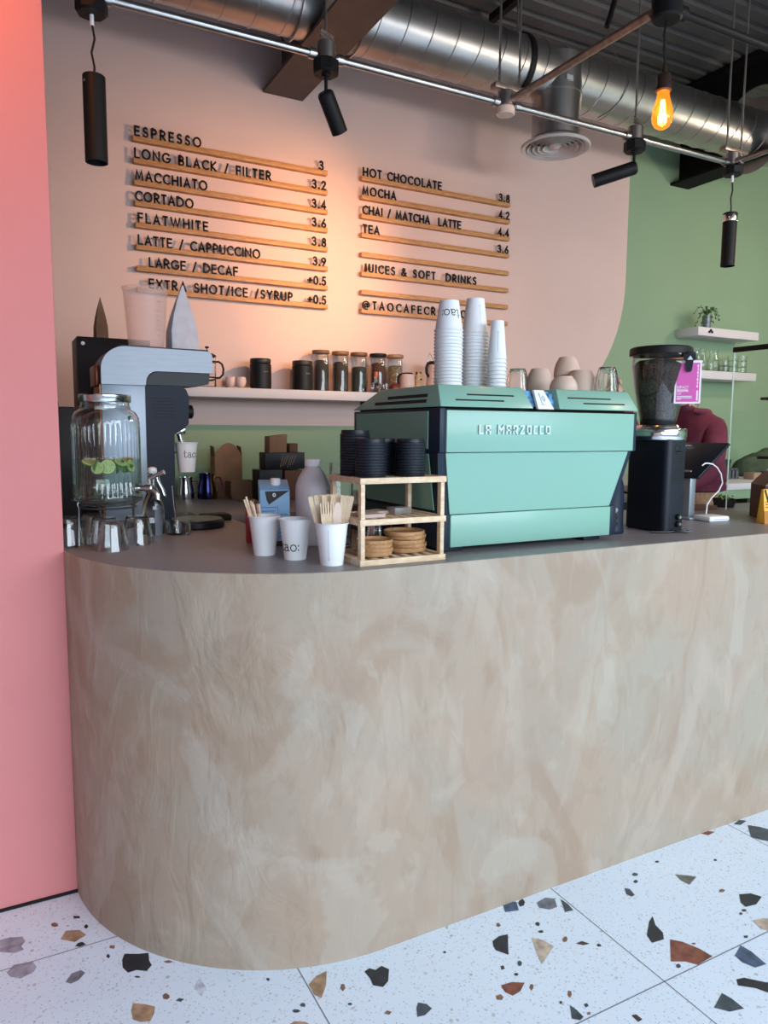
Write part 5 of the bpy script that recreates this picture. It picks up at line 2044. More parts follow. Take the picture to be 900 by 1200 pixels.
t = thing('wooden_figure', 'small tan figure with dark ears between the two pale jugs', 'figurine', (2.248, YM, ZS))
m = M()
m.lathe([(0, 0), (.026, 0), (.028, .01), (.022, .05), (.018, .075), (.022, .090), (.021, .108), (.012, .120), (0, .123)], 24)
part('figure_body', m, mat('figure_tan', (.52, .34, .20), .6, vary=.45, vscale=40), t)
m = M()
for s_ in (-1, 1):
    m.lathe([(0, .113), (.006, .115), (.005, .128), (0, .132)], 10, (s_ * .013, 0, 0))
m.cyl(.006, -.024, -.018, 12, (.004, 0, .085), ax='y')
part('ears_and_nose', m, K['black'], t, 'dark ears and nose')
t = thing('pale_pitcher', 'tall pale pink pitcher with a black strap and wire loop beside the stacked cups', 'pitcher', (2.375, YM + .022, ZS))
m = M()
m.lathe([(0, 0), (.056, 0), (.057, .004), (.056, .02), (.046, .16), (.043, .195), (.0415, .195), (.0445, .16), (.054, .02), (0, .006)], 36)
part('pitcher_body', m, mat('jug_blush2', (.66, .50, .46), .5), t)
m = M()
m.tube([(-.036, -.01, .192), (-.055, -.01, .185), (-.066, -.01, .16), (-.064, -.01, .128), (-.050, -.01, .105)], .008, 10)
m.lathe([(.0435, .178), (.0455, .178), (.0435, .197), (.0415, .197)], 32, close=True)
part('strap', m, K['black'], t, 'black strap')
m = M()
m.tube([(-.045, 0, .19), (-.050, 0, .225), (-.040, 0, .245), (-.025, 0, .228), (-.01, 0, .198)], .002, 8)
part('wire_loop', m, K['steel'], t, 'wire loop')

# ================================================================ BACK COUNTER
t = thing('milk_pitcher', 'polished steel milk pitcher on the back counter, nearest the grinder', 'pitcher', (.868, 3.80, ZC), 0, 'milk pitchers on the back counter')


def milk_pitcher(t, mt, r, h):
    m = M()
    m.lathe([(0, 0), (r, 0), (r * 1.02, .004), (r, h * .35), (r * .80, h * .75), (r * .84, h), (r * .80, h), (r * .76, h * .75), (r * .95, h * .35), (r * .96, .006), (0, .005)], 36)
    part('pitcher_body', m, mt, t)
    m = M()
    m.tube([(r * .85, 0, h * .85), (r * 1.35, 0, h * .82), (r * 1.5, 0, h * .6), (r * 1.35, 0, h * .35), (r * .98, 0, h * .25)], .0045, 8)
    part('handle', m, mt, t)


milk_pitcher(t, K['steel'], .042, .112)
t = thing('milk_pitcher', 'dark blue and gold iridescent milk pitcher on the back counter', 'pitcher', (.975, 3.78, ZC), 0, 'milk pitchers on the back counter')
md, nt, b = nmat('iridescent_metal')
lw = N(nt, 'ShaderNodeTexGradient')
nt.links.new(objco(nt, (9, 9, 3)), lw.inputs['Vector'])
cr = N(nt, 'ShaderNodeValToRGB')
e = cr.color_ramp.elements
e[0].color = (.03, .03, .11, 1)
e[1].color = (.10, .05, .25, 1)
k_ = e.new(.35); k_.color = (.55, .32, .08, 1)
k_ = e.new(.62); k_.color = (.30, .10, .22, 1)
nt.links.new(lw.outputs[0], cr.inputs[0])
nt.links.new(cr.outputs[0], b.inputs['Base Color'])
b.inputs['Metallic'].default_value = 1
b.inputs['Roughness'].default_value = .2
milk_pitcher(t, md, .050, .130)
m = M()
m.lathe([(0, 0), (.03, 0), (.031, .003), (.040, .075), (.0385, .075), (.029, .004), (0, .004)], 28)
solo('paper_tub', m, mat('tub_cream', (.52, .44, .38), .6), 'cream tub behind the iridescent pitcher', 'tub', (.958, 3.895, ZC))

t = thing('kraft_box', 'tall brown kraft carton with arched top and open side flaps on the back counter', 'box', (1.105, 3.88, ZC), .06)
m = M()
m.box(-.075, .075, -.035, .035, 0, .215, .001)
part('box_body', m, K['kraft'], t)
m = M()
m.prism([(-.075, .213)] + [(-.075 + .15 * k / 12, .213 + .072 * math.sin(PI * k / 12) ** .8) for k in range(1, 12)] + [(.075, .213)], -.036, -.033, 'y')
part('arched_flap', m, K['kraft'], t)
m = M()
for s_ in (-1, 1):
    m.prism([(-.035, .213), (.035, .213), (.038, .27), (-.02, .262)], s_ * .0735 - .0015, s_ * .0735 + .0015, 'x')
part('side_flap', m, K['kraft_dark'], t)
for k in range(6):
    m = M()
    m.hexa([(-.05, -.04, 0), (.05, -.04, 0), (.05, .04, 0), (-.05, .04, 0)], [(-.064, -.05, .034), (.064, -.05, .034), (.064, .05, .034), (-.064, .05, .034)])
    m.lathe([(0, 0), (0, .0)], 3)
    lab = '%s brown takeaway tray in the stack before the kraft carton' % ('lowest', 'second lowest', 'third lowest', 'third highest', 'second highest', 'topmost')[k]
    m = M()
    P0 = [(-.05, -.04), (.05, -.04), (.05, .04), (-.05, .04)]
    P1 = [(-.064, -.05), (.064, -.05), (.064, .05), (-.064, .05)]
    def ring(P, z, s_=1):
        return [m.bm.verts.new((x * s_, y * s_, z)) for x, y in P]
    A, B, C_, D = ring(P0, 0), ring(P1, .034), ring(P1, .034, .97), ring(P0, .002, .97)
    m._f(A[::-1]); m._f(D)
    for U, V in ((A, B), (B, C_), (C_, D)):
        for i in range(4):
            m._f((U[i], U[(i + 1) % 4], V[(i + 1) % 4], V[i]))
    if k == 0:
        tr0 = solo('takeaway_tray', m, K['kraft'], lab, 'tray', (1.128, 3.72, ZC), 0, 'takeaway trays on the back counter')
    else:
        m.bm.free()
        dup(tr0, lab, (1.128 + .002 * (k % 2), 3.72, ZC + .0118 * k))
m = M()
m.cyl(.038, 0, .010, 32, bev=.002)
solo('wooden_coaster', m, K['bamboo'], 'small round wooden coaster in front of the takeaway trays', 'coaster', (1.115, 3.545, ZC))
# pile of dark boxes behind the blue carton
m = M()
m.box(-.06, .06, -.06, .06, 0, .155, .002)
solo('black_carton', m, K['black_plastic'], 'square black box at the bottom of the pile behind the blue carton', 'box', (1.235, 3.60, ZC))
m = M()
m.box(-.055, .055, -.055, .055, 0, .150, .002)
solo('kraft_carton', m, K['kraft_dark'], 'brown carton beside the square black box behind the milk bottle', 'box', (1.365, 3.60, ZC))
t = thing('striped_box', 'black and brown striped box lying across the pile behind the milk bottle', 'box', (1.315, 3.60, ZC + .1555))
m = M()
m.box(-.105, .105, -.05, .05, 0, .085, .002)
part('box_body', m, K['black_plastic'], t)
m = M()
for k in range(6):
    x = -.03 + .013 * k
    m.prism([(x, .01 + .006 * (k % 3)), (x + .004, .01 + .006 * (k % 3)), (x + .022, .072 - .005 * (k % 2)), (x + .018, .072 - .005 * (k % 2))], -.0508, -.0498, 'y')
part('brush_stripes', m, mat('stripe_brown', (.22, .14, .10), .7), t, 'brown slanted brush stripes')
m = M()
m.hexa([(-.05, -.03, 0), (.045, -.03, 0), (.045, .03, 0), (-.05, .03, 0)], [(-.048, -.03, .080), (.055, -.02, .092), (.055, .03, .092), (-.048, .03, .080)], .001)
solo('kraft_carton', m, K['kraft'], 'small tilted kraft box on top of the striped box', 'box', (1.283, 3.60, ZC + .2408), .1)
m = M()
m.box(-.022, .022, -.03, .03, 0, .045, .001)
solo('kraft_carton', m, K['kraft_dark'], 'tiny dark kraft box beside the tilted one on the pile', 'box', (1.368, 3.60, ZC + .2408))

# ================================================================ BEAN GRINDER AND TILL
bx, by = 2.126, 1.908
t = thing('bean_grinder', 'black espresso grinder with a big hopper full of dark beans', 'coffee grinder', (bx, by, ZC))
m = M()
pts = []
x0, x1, y0, y1, r = -.052, .050, -.096, .094, .022
for cxx, cyy, a0 in ((x1 - r, y1 - r, 0), (x0 + r, y1 - r, 90), (x0 + r, y0 + r, 180), (x1 - r, y0 + r, 270)):
    pts += [(cxx + r * math.cos(math.radians(a0 + 15 * k)), cyy + r * math.sin(math.radians(a0 + 15 * k))) for k in range(7)]
m.prism(pts, .004, .326, 'z')
part('grinder_body', m, K['black_plastic'], t)
m = M()
m.lathe([(0, .324), (.098, .326), (.1, .329), (.1, .363), (.098, .366), (0, .366)], 48)
part('steel_collar', m, K['steel'], t, 'polished steel collar')
m = M()
m.lathe([(.05, .365), (.072, .366), (.074, .372), (.070, .378), (.05, .379)], 40)
part('grind_ring', m, K['steel'], t)
m = M()
m.lathe([(0, .378), (.060, .378), (.062, .381), (.062, .400), (0, .400)], 40)
part('hopper_neck', m, K['black'], t)
m = M()
m.lathe([(.0615, .392), (.063, .395), (.084, .495), (.0985, .585), (.102, .630), (.1005, .630), (.097, .585), (.0825, .495), (.0615, .397)], 56)
part('hopper', m, K['glass'], t)
m = M()
m.lathe([(0, .400), (.0605, .400), (.0815, .495), (.094, .575), (.096, .590), (.075, .606), (.03, .612), (0, .613)], 48)
part('coffee_beans', m, K['beans'], t, 'dark coffee beans filling the hopper')
m = M()
m.lathe([(0, .652), (.100, .652), (.1065, .648), (.1075, .640), (.1075, .626), (.1055, .624), (.1045, .632), (0, .632)], 48)
part('hopper_lid', m, K['black'], t)
m = M()
for k in range(14):
    z = .285 - .0085 * k
    m.box(-.024, .026, -.0972, -.094, z, z + .003)
part('vent_slots', m, K['black'], t)
m = M()
m.lathe([(.010, -.0972), (.018, -.0972), (.018, -.0955), (.010, -.0955)], 24, (.0, 0, .298), ax='y', close=True)
part('round_badge', m, K['black_gloss'], t)
for z in (.030, .055):
    m = M()
    m.cyl(.011, -.108, -.094, 20, (.012, 0, z), ax='y', bev=.002)
    part('rotary_switch', m, K['black_gloss'], t)
    mm = M()
    mm.cyl(.005, -.1095, -.1075, 14, (.012, 0, z), ax='y')
    part('switch_mark', mm, K['steel'], t, 'silver mark on the switch')
m = M()
m.cyl(.014, .0, .06, 20, (.05, -.05, .30), ax='x', bev=.003)
m.cyl(.006, .06, .075, 14, (.05, -.05, .30), ax='x')
part('side_knob', m, K['black_gloss'], t)
m = M()
for x, y in ((-.035, -.075), (.033, -.075), (-.035, .075), (.033, .075)):
    m.cyl(.010, 0, .006, 14, (x, y, 0))
part('foot', m, K['black'], t)
m = M()
m.tube([(-.02, -.10, .010), (.01, -.13, .006), (.035, -.135, .006), (.04, -.115, .006), (.0, -.104, .006), (-.05, -.108, .006), (-.10, -.08, .006)], .0035, 8)
solo('power_cord', m, K['black_gloss'], 'black power cord looped in front of the bean grinder', 'cord', (bx, by, ZC))

# pink coffee card clipped to the hopper
ang = math.radians(-46)
t = thing('coffee_card', 'pink coffee information card clipped to the bean hopper', 'card', (bx + .012, by - .112, ZC + .452), ang)
m = M()
m.box(-.0425, .0425, -.0006, .0006, 0, .147)
part('card', m, mat('card_white', (.82, .82, .86), .6), t, 'white card with a pink panel')
m = M()
m.box(-.037, .037, -.0009, -.0005, .006, .139)
part('pink_panel', m, mat('card_pink_panel', (.66, .11, .42), .6), t)
wm_ = K['paper']
m = M()
f2 = lambda ox, oz: (lambda u, v, d: (ox + u, d, oz + v))
lettering(m, 'IMPACT', .0085, .0012, f2(-.034, .052), -.0012, -.0008, gap=.25)
lettering(m, 'SEASONAL', .0062, .0016, f2(-.034, .042), -.0012, -.0008, gap=.2)
lettering(m, 'ESP', .0075, .0008, f2(-.034, .031), -.0012, -.0008, gap=.25)
part('lettering', m, wm_, t, 'white lettering', smooth=0)
m = M()
for z, L_ in ((.024, .048), (.019, .050), (.014, .014)):
    m.box(-.034, -.034 + L_, -.0011, -.0008, z, z + .0022)
for k in range(7):
    z = .055 + .0115 * k
    m.box(.0285 + .001 * (k % 2), .0325, -.0011, -.0008, z, z + .0085)
m.box(.029, .0335, -.0011, -.0008, .010, .045)
part('small_print', m, wm_, t, 'white small print')
t2 = thing('bag_clip', 'black clip with a pale triangle holding the pink card on the hopper', 'clip', (bx + .012, by - .112, ZC + .452), ang)
m = M()
m.prism([(-.018, .172), (.020, .174), (.022, .150), (.014, .145), (.010, .112), (.006, .108), (-.004, .108), (-.009, .113), (-.011, .145), (-.019, .150)], -.010, -.0014, 'y')
part('clip_front', m, K['black_plastic'], t2)
m = M()
m.prism([(-.006, .149), (.012, .149), (.0035, .163)], -.0108, -.0098, 'y')
part('triangle_mark', m, mat('mark_grey', (.62, .66, .70), .4), t2, 'pale triangle emblem')
m = M()
m.box(-.016, .018, -.0105, .012, .166, .176, .002)
m.box(-.016, .018, .0085, .0115, .130, .170)
part('clip_back', m, K['black_plastic'], t2)

t = thing('automatic_tamper', 'dark navy rounded tamping device between the espresso machine and the grinder', 'tamper', (1.912, 1.912, ZC))
m = M()
m.lathe([(0, 0), (.048, 0), (.050, .004), (.050, .016), (.047, .022), (.046, .150), (.043, .175), (.034, .205), (.022, .225), (.012, .236), (0, .238)], 40)
part('device_body', m, K['navy'], t)
for z, mt in ((.085, K['steel']), (.060, K['black_gloss']), (.038, K['black_gloss'])):
    m = M()
    m.cyl(.010, 0, .009, 18, bev=.002)
    a = math.radians(-112)
    m.bm.transform(Matrix.Translation((.044 * math.cos(a), .044 * math.sin(a), z)) @ Matrix.Rotation(a, 4, 'Z') @ Matrix.Rotation(PI / 2, 4, 'Y'))
    part('control_button', m, mt, t)

# till tablet leaning on its stand
t = thing('till_tablet', 'dark till tablet leaning on a grey stand beside the bean grinder', 'tablet', (2.53, 2.10, ZC))
m = M()
m.hexa([(-.045, -.085, .175), (-.035, -.085, .167), (-.035, .13, .167), (-.045, .13, .175)], [(.130, -.085, .312), (.140, -.085, .304), (.140, .13, .304), (.130, .13, .312)], .002)
part('tablet', m, K['black_plastic'], t)
m = M()
m.box(-.022, .012, -.03, .03, .008, .20, .003)
m.box(-.05, .06, -.06, .06, 0, .010, .003)
m.hexa([(-.005, -.02, .19), (.012, -.02, .19), (.012, .02, .19), (-.005, .02, .19)], [(.03, -.02, .232), (.045, -.02, .228), (.045, .02, .228), (.03, .02, .232)])
part('stand', m, mat('stand_grey', (.28, .32, .36), .4, .5), t, 'grey metal stand')
m = M()
m.tube([(-.028, -.087, .222), (-.012, -.088, .231), (.006, -.088, .231), (.035, -.087, .227), (.064, -.086, .212), (.090, -.085, .186), (.103, -.084, .149), (.084, -.083, .117), (.045, -.082, .090), (.021, -.082, .064), (.017, -.082, .026)], .0028, 8)
solo('charging_cable', m, K['white'], 'white cable arching from the till tablet to the card reader', 'cable', (2.53, 2.10, ZC))
m = M()
m.box(-.052, .052, -.046, .046, 0, .022, .008, 3)
m.mi = 1
m.box(-.030, .042, -.0468, -.0458, .009, .0125)
solo('card_reader', m, [K['white'], mat('reader_grey', (.45, .52, .58), .4)], 'small white square card reader lying on the counter', 'card reader', (2.556, 2.000, ZC), -.12)
m = M()
m.box(-.13, .11, -.045, .045, 0, .018, .002)
solo('wooden_board', m, K['kraft_dark'], 'long brown wooden board behind the white card reader', 'board', (2.85, 2.335, ZC), -.05)

# glass screen with black top rail
t = thing('glass_screen', 'clear upright glass screen with a black top rail on the counter', 'screen', (3.0, 2.0, ZC))
m = M()
m.box(-.003, .003, -.33, .27, 0, .725)
part('glass_pane', m, K['screen_glass'], t)
m = M()
m.box(-.009, .009, -.33, .275, .716, .738, .002)
part('top_rail', m, K['black'], t, 'black top rail')
m = M()
m.box(-.0034, .0034, .2702, .2725, 0, .716)
part('glass_edge', m, mat('glass_edge', (.62, .72, .66), .25), t, 'pale polished edge')
t = thing('display_rack', 'low black shelf rack just inside the frame beyond the glass screen', 'rack', (3.30, 2.0, ZC))
for z in (.236, .502):
    m = M()
    m.box(-.20, .25, -.20, .20, z, z + .012)
    part('rack_shelf', m, K['black'], t)
for x, y in ((.24, .19), (.24, -.19), (.03, .19), (.03, -.19)):
    m = M()
    m.box(x - .008, x + .008, y - .008, y + .008, 0, .52)
    part('rack_post', m, K['black'], t)

# kraft carrier and yellow pouch
t = thing('kraft_carrier', 'dark brown gabled kraft carrier box with a cord handle by the yellow pouch', 'box', (2.865, 1.957, ZC), math.atan2(.15, .11))
m = M()
m.box(-.085, .085, -.055, .055, 0, .140, .001)
part('box_body', m, mat('carrier_brown', (.10, .045, .032), .7, vary=.12, vscale=12), t)
m = M()
m.prism([(-.0555, .139), (.0555, .139), (.006, .192), (-.006, .192)], -.086, .086, 'x')
part('gable_top', m, mat('carrier_top_lit', (.21, .155, .13), .7), t, 'gable top, painted lighter as if lit')  # light on the roof slope put into a paler kraft colour
m = M()
m.tube([(-.06 + .01 * k, 0, .192 + .006 + .004 * math.sin(k * 1.6)) for k in range(13)], .0035, 8)
part('cord_handle', m, K['white'], t, 'white cord handle')
t = thing('yellow_pouch', 'yellow pouch with a black printed W and amber lower half', 'pouch', (2.716, 1.842, ZC), -.15)
m = M()
m.hexa([(-.065, -.022, 0), (.065, -.022, 0), (.065, .022, 0), (-.065, .022, 0)], [(-.063, -.006, .135), (.063, -.006, .135), (.063, .006, .135), (-.063, .006, .135)], .003)
part('pouch_body', m, mat('pouch_yellow', (.80, .42, .02), .45), t)
m = M()
m.hexa([(-.0656, -.0226, .0), (.0656, -.0226, 0), (.0656, -.02, 0), (-.0656, -.02, 0)], [(-.065, -.0166, .050), (.065, -.0166, .050), (.065, -.013, .050), (-.065, -.013, .050)])
part('lower_band', m, mat('pouch_amber', (.42, .17, .01), .45), t, 'amber lower band')
mpp = lambda u, v, d: (-.048 + u, -.0225 + .0118 * v / .1 + d * 1.0, v)
m = M()
lettering(m, 'W', .036, .009, lambda u, v, d: (-.055 + u, -.0225 + .000119 * (v + .092) * 1000 + d, v + .092), -.0012, .0004)
part('lettering', m, K['ink'], t, 'black letter W', smooth=0)
m = M()
for z, n_ in ((.083, 9), (.073, 8), (.062, 8)):
    for k in range(n_):
        x = -.055 + .0085 * k
        y = -.0225 + .119 * z
        m.box(x, x + .0055, y - .0012, y + .001, z, z + .005)
part('small_print', m, mat('print_orange', (.45, .14, .01), .5), t, 'orange small print')
# herb punnet near the carrier
t = thing('herb_punnet', 'black punnet of green herbs behind the kraft carrier box', 'punnet', (3.10, 2.36, ZC))
m = M()
m.lathe([(0, 0), (.055, 0), (.066, .04), (.064, .04), (.053, .003), (0, .003)], 4)
part('punnet', m, K['black'], t)
m = M()
rg = random.Random(3)
for k in range(60):
    a, r_ = rg.uniform(0, 6.28), rg.uniform(0, .055)
    p = Vector((r_ * math.cos(a), r_ * math.sin(a), .02 + rg.uniform(0, .035)))
    u = Vector((rg.uniform(-1, 1), rg.uniform(-1, 1), rg.uniform(-.4, .8))).normalized() * .014
    w = u.cross(Vector((0, 0, 1))) * .5
    m.poly([p - u, p + w, p + u, p - w])
part('herb_leaves', m, K['mint_leaf'], t, 'green herb leaves')

# ================================================================ GREEN WALL SHELVES
ZU = 2.1775
t = thing('potted_plant', 'small trailing green plant in a shiny metal pot on the upper shelf', 'plant', (4.735, 3.835, ZU))
m = M()
m.lathe([(0, 0), (.027, 0), (.028, .002), (.033, .090), (.031, .090), (.027, .004), (0, .004)], 28)
part('pot', m, K['brushed'], t, 'shiny metal pot')
m = M()
m.cyl(.031, .070, .082, 24)
part('soil', m, mat('soil', (.03, .02, .015), .9), t)
rg = random.Random(8)
ms = M()
ml = M()
for k in range(16):
    a = rg.uniform(0, 2 * PI)
    R_ = rg.uniform(.06, .125)
    droop = rg.uniform(-.05, .075)
    P = []
    for q in range(7):
        f = q / 6
        P.append(Vector((R_ * f * math.cos(a), .55 * R_ * f * math.sin(a), .085 + .05 * math.sin(PI * f) * (1 + droop * 4) - f * f * (.055 - droop))))
        P[-1].z = max(P[-1].z, .008)
    ms.tube(P, .0016, 5)
    for q in range(1, 7):
        for s_ in (-1, 1):
            c_ = P[q] + Vector((rg.uniform(-.006, .006), rg.uniform(-.006, .006), rg.uniform(0, .008)))
            u = Vector((rg.uniform(-1, 1), rg.uniform(-1, 1), rg.uniform(-.2, 1))).normalized() * rg.uniform(.007, .012)
            w = u.cross(Vector((rg.uniform(-1, 1), rg.uniform(-1, 1), .5)).normalized()).normalized() * .006
            ml.poly([c_ - u * .6, c_ + w, c_ + u, c_ - w])
part('stems', ms, K['green_leaf'], t)
part('leaves', ml, K['green_leaf'], t)
ZL = 1.8655
cf = M()
cf.lathe([(0, 0), (.040, 0), (.042, .004), (.042, .085), (.030, .120), (.028, .135), (.036, .165), (.0345, .165), (.0265, .135), (.0285, .120), (.0405, .085), (.0405, .006), (0, .005)], 32)
c0 = solo('glass_carafe', cf, K['glass2'], 'tall clear glass carafe, nearest the shelf end by the hopper', 'carafe', (4.675, 3.87, ZL), 0, 'glass carafes on the lower shelf')
dup(c0, 'tall clear glass carafe in the middle of the three on the shelf', (4.775, 3.90, ZL))
dup(c0, 'tall clear glass carafe next to the short stacked glasses', (4.875, 3.87, ZL))
s0 = None
for i, x in enumerate((4.985, 5.085, 5.185)):
    for k in range(3 if i else 2):
        lab = '%s clear short glass of the %s stack on the lower green wall shelf' % (('lowest', 'middle', 'top')[k] if i else ('lowest', 'top')[k], ('carafe side', 'centre', 'outer end')[i])
        if s0 is None:
            sm = M()
            sm.lathe([(0, 0), (.034, 0), (.036, .003), (.039, .044), (.0375, .044), (.0345, .005), (0, .005)], 28)
            s0 = solo('short_glass', sm, K['glass2'], lab, 'glass', (x, 3.86, ZL), 0, 'short glasses stacked on the lower shelf')
        else:
            dup(s0, lab, (x, 3.86, ZL + .0445 * k))

# ================================================================ ON THE GREEN CABINET
m = M()
m.box(-.14, .14, -.10, .10, 0, .006)
for k in range(8):
    m.box(-.14 + .036 * k, -.14 + .036 * k + .02, -.10, -.094, .006, .065)
m.box(-.14, .14, -.10, -.094, .060, .072)
m.box(-.14, .14, .094, .10, .0, .072)
m.box(-.14, -.134, -.10, .10, .0, .072)
m.box(.134, .14, -.10, .10, .0, .072)
solo('slatted_crate', m, mat('crate_grey', (.10, .11, .12), .6), 'low grey slatted crate on the green cabinet behind the person', 'crate', (4.33, 3.40, 1.0955))
m = M()
m.hexa([(-.16, -.05, 0), (.12, -.05, 0), (.12, .05, 0), (-.16, .05, 0)], [(-.16, -.05, .118), (.15, -.05, .118), (.15, .05, .118), (-.16, .05, .118)], .003)
solo('dark_case', m, mat('case_dark', (.045, .055, .05), .6, vary=.4, vscale=12), 'upright dark green-grey case behind the slatted crate', 'case', (4.60, 3.62, 1.0955))
m = M()
bmesh.ops.create_icosphere(m.bm, subdivisions=4, radius=1)
rg = random.Random(2)
for v in m.bm.verts:
    z = v.co.z
    n_ = .10 * math.sin(v.co.x * 5 + v.co.y * 3) + .06 * math.sin(v.co.y * 9 + v.co.z * 7) + .05 * math.sin(v.co.x * 13)
    v.co = Vector((v.co.x * .30 * (1 + n_ * .4), v.co.y * .17, max(0, (z + .30) * .135 * (1 + n_))))
solo('green_bag', m, mat('bag_green', (.055, .085, .045), .8, vary=.3, vscale=14, bump=.3, bscale=25), 'slumped dark green cloth bag on the white-topped cabinet', 'bag', (5.03, 3.50, 1.0955), 0, None, 60)
m = M()
m.prism([(-.10, 0), (.10, 0), (.12, .012), (.06, .02), (-.02, .045), (-.11, .05)], -.04, .04, 'y')
solo('black_pouch', m, K['black'], 'flat black pouch in front of the slumped green bag', 'pouch', (4.75, 3.22, 1.0955))
m = M()
m.box(-.06, .06, -.04, .04, 0, .045, .004)
solo('tan_packet', m, mat('packet_tan', (.35, .22, .15), .7), 'small tan packet between the crate and the black pouch', 'packet', (4.55, 3.24, 1.0955))

# ================================================================ PERSON BEHIND THE COUNTER
def skin_mesh(verts, edges, radii, levels=2, root=0):
    me = bpy.data.meshes.new('tmp_skin')
    me.from_pydata(verts, edges, [])
    o = bpy.data.objects.new('tmp_skin', me)
    COL.objects.link(o)
    md = o.modifiers.new('s', 'SKIN')
    md.use_smooth_shade = True
    md.branch_smoothing = .4
    for i, r in enumerate(radii):
        sv_ = me.skin_vertices[0].data[i]
        sv_.radius = r if isinstance(r, tuple) else (r, r)
        sv_.use_root = (i == root)
    ss = o.modifiers.new('d', 'SUBSURF')
    ss.levels = levels
    dg = bpy.context.evaluated_depsgraph_get()
    dg.update()
    ev = o.evaluated_get(dg)
    out = bpy.data.meshes.new_from_object(ev)
    bpy.data.objects.remove(o)
    bpy.data.meshes.remove(me)
    return out


def person():
    t = thing('person', 'person with fair hair in a maroon hoodie and tan trousers working behind the counter', 'person', (3.255, 2.72, 0), math.radians(0))
    # local frame: faces -x (towards the espresso machine), z up
    V, E, Rr = [], [], []

    def add(p, r, par=None):
        V.append(p); Rr.append(r)
        if par is not None:
            E.append((par, len(V) - 1))
        return len(V) - 1
    pel = add((.045, 0, .98), (.130, .155))
    wst = add((.060, 0, 1.13), (.135, .160), pel)
    chs = add((.05, 0, 1.30), (.132, .168), wst)
    sho = add((.02, 0, 1.44), (.10, .15), chs)
    nk = add((-.02, 0, 1.535), (.055, .055), sho)
    hd = add((-.085, 0, 1.625), (.070, .070), nk)
    hd2 = add((-.10, 0, 1.70), (.092, .078), hd)
    hd3 = add((-.09, 0, 1.775), (.07, .062), hd2)
    for s in (-1, 1):
        a = add((.035 if s < 0 else .0, s * .15, 1.445), (.078, .066), sho)
        if s < 0:                       # near arm: upper arm down, forearm forward
            b = add((-.045, -.20, 1.20), (.050, .050), a)
            c = add((-.19, -.185, 1.15), (.040, .040), b)
            d = add((-.27, -.16, 1.15), (.030, .034), c)
            hnd = d
            e = add((-.33, -.155, 1.15), (.020, .038), d)
        else:                           # far arm reaches up over the machine
            b = add((-.14, .22, 1.36), (.052, .052), a)
            c = add((-.30, .16, 1.52), (.042, .042), b)
            d = add((-.385, .12, 1.60), (.030, .032), c)
            e = add((-.42, .10, 1.640), (.020, .036), d)
        hp = add((.04, s * .085, .86), (.105, .098), pel)
        kn = add((.02, s * .10, .50), (.072, .070), hp)
        an = add((.05, s * .105, .10), (.055, .055), kn)
        ft = add((-.09, s * .11, .045), (.035, .042), an)
        add((-.15, s * .11, .035), (.025, .035), ft)
    me = skin_mesh(V, E, Rr, 2, 0)
    skin = mat('skin', (.62, .40, .31), .5)
    hoodie = mat('hoodie_maroon', (.155, .025, .055), .85, vary=.15, vscale=20, bump=.3, bscale=14)
    trous = mat('trousers_tan', (.42, .24, .14), .8, vary=.25, vscale=22, stretch=(6, 6, .6), bump=.3, bscale=20)
    shoe = mat('shoe_black', (.02, .02, .022), .6)
    for mt in (skin, hoodie, trous, shoe):
        me.materials.append(mt)
    for v in me.vertices:
        x, y, z = v.co
        if z > 1.57 and abs(y) < .12 and x > -.24:            # face: nose, brow, chin on the -x side
            fx = -(x + .095)
            if fx > .03:
                if abs(y) < .02 and 1.655 < z < 1.71:
                    v.co.x -= .022 * (1 - abs(y) / .02)
                if abs(y) < .045 and z < 1.625:
                    v.co.x -= .012
                if .012 < abs(y) < .05 and 1.70 < z < 1.725:
                    v.co.x += .010
    for p in me.polygons:
        c = p.center
        k = 1
        if (c.z > 1.545 and abs(c.y) < .11 and c.x > -.22):
            k = 0
        elif c.z < .075:
            k = 3
        elif c.z < 1.12 and abs(c.y) < .19 and c.x > -.16:
            k = 2
        elif (c.x < -.275 and c.z < 1.25) or (c.x < -.375 and c.z > 1.5):
            k = 0
        p.material_index = k
        p.use_smooth = True
    body = bpy.data.objects.new('body', me)
    COL.objects.link(body)
    body.parent = t
    # fingers
    def fingers(root, fwd, side, upv):
        m = M()
        for q, (o_, L_) in enumerate(((-.026, .060), (-.009, .070), (.009, .066), (.026, .052))):
            b0 = Vector(root) + Vector(side) * o_
            P = [b0, b0 + Vector(fwd) * L_ * .45, b0 + Vector(fwd) * L_ * .8 - Vector(upv) * L_ * .18, b0 + Vector(fwd) * L_ - Vector(upv) * L_ * .42]
            m.tube(P, [.0092, .0088, .008, .006], 10)
        b0 = Vector(root) - Vector(fwd) * .045 + Vector(side) * -.030
        m.tube([b0, b0 - Vector(side) * .022 + Vector(fwd) * .02, b0 - Vector(side) * .028 + Vector(fwd) * .05], [.011, .010, .007], 10)
        return m
    part('fingers', fingers((-.345, -.155, 1.15), (-1, 0, 0), (0, 1, 0), (0, 0, 1)), skin, t)
    part('fingers', fingers((-.43, .095, 1.650), (-.7, -.2, .68), (.2, -1, 0), (-.6, 0, .75)), skin, t)
    # ears, eyes, mouth
    m = M()
    for s in (-1, 1):
        m.lathe([(0, 0), (.016, .001), (.020, .006), (.012, .010), (0, .008)], 16)
        for v in m.bm.verts:
            pass
    m.bm.free()
    m = M()
    for s in (-1, 1):
        q = M()
        q.lathe([(0, -.004), (.014, -.003), (.019, .003), (.014, .008), (0, .006)], 18)
        for v in q.bm.verts:
            v.co.y *= 1.5
        m.add(q, Matrix.Translation((-.09, s * .080, 1.68)) @ Matrix.Rotation(-s * PI / 2, 4, 'X'))
    part('ears', m, skin, t)
    m = M()
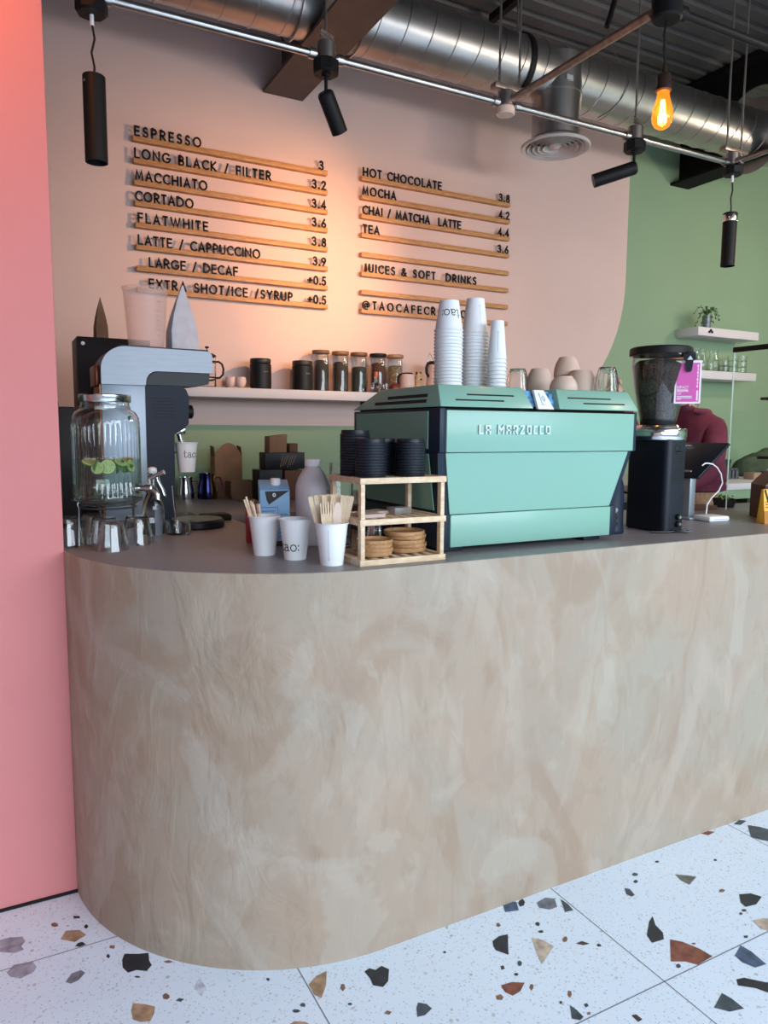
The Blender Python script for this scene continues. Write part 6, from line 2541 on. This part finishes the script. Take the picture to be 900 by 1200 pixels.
    for s in (-1, 1):
        q = M()
        q.lathe([(0, -.011), (.008, -.008), (.011, 0), (.008, .008), (0, .011)], 14)
        m.add(q, Matrix.Translation((-.178, s * .031, 1.690)))
    part('eyes', m, K['white'], t)
    m = M()
    for s in (-1, 1):
        m.cyl(.0055, -.191, -.185, 12, (0, s * .031, 1.690), ax='x')
    part('pupils', m, K['ink'], t)
    m = M()
    m.tube([(-.181, -.022, 1.630), (-.187, 0, 1.628), (-.181, .022, 1.630)], .0045, 8)
    part('mouth', m, mat('lips', (.45, .16, .14), .5), t)
    # hair: a cap over crown and nape with loose ends
    hairm = mat('hair_ginger', (.30, .13, .045), .55, vary=.3, vscale=60, stretch=(1, 1, .2))
    m = M()
    bmesh.ops.create_icosphere(m.bm, subdivisions=4, radius=1)
    kill = []
    for v in m.bm.verts:
        c = v.co.copy()
        if c.x < -.42 and c.z < .40:
            kill.append(v)
        v.co = Vector((-.085 + c.x * .104, c.y * .094, 1.715 + c.z * .105 - (.05 if c.z < -.2 and c.x > -.1 else 0)))
    bmesh.ops.delete(m.bm, geom=kill, context='VERTS')
    bmesh.ops.solidify(m.bm, geom=m.bm.faces[:], thickness=.006)
    rg = random.Random(6)
    for k in range(46):
        a = rg.uniform(-1.9, 1.9)
        p = Vector((-.085 + .094 * math.cos(a), .088 * math.sin(a), 1.645 + rg.uniform(-.02, .03)))
        q = p + Vector((.006 * math.cos(a) + rg.uniform(-.012, .012), .006 * math.sin(a), -.065 + rg.uniform(-.03, .02)))
        m.tube([p, p * .5 + q * .5 + Vector((.012 * math.cos(a), .01 * math.sin(a), 0)), q], [.006, .0055, .002], 6)
    part('hair', m, hairm, t, 'fair ginger hair')
    # hood lying on the shoulders and the gathered hem
    m = M()
    H = []
    for k in range(17):
        a = math.radians(-130 + 260 * k / 16)
        H.append((-.005 + .082 * math.cos(a), .10 * math.sin(a), 1.508 - .014 * math.cos(a)))
    m.tube(H, [.012 + .020 * math.sin(PI * k / 16) for k in range(17)], 12)
    part('hood', m, hoodie, t)
    m = M()
    ring = []
    prof_ = [(.138, 1.098), (.150, 1.104), (.153, 1.125), (.148, 1.142), (.157, 1.165), (.150, 1.185), (.152, 1.21), (.132, 1.26)]
    m.lathe(prof_, 40, rmod=lambda a, z: 1 + .015 * math.sin(9 * a + z * 60))
    for v in m.bm.verts:
        v.co.x = v.co.x * .98 + .062
        v.co.y *= 1.12
    part('hoodie_hem', m, hoodie, t, 'bunched maroon hem')
    return t


person()
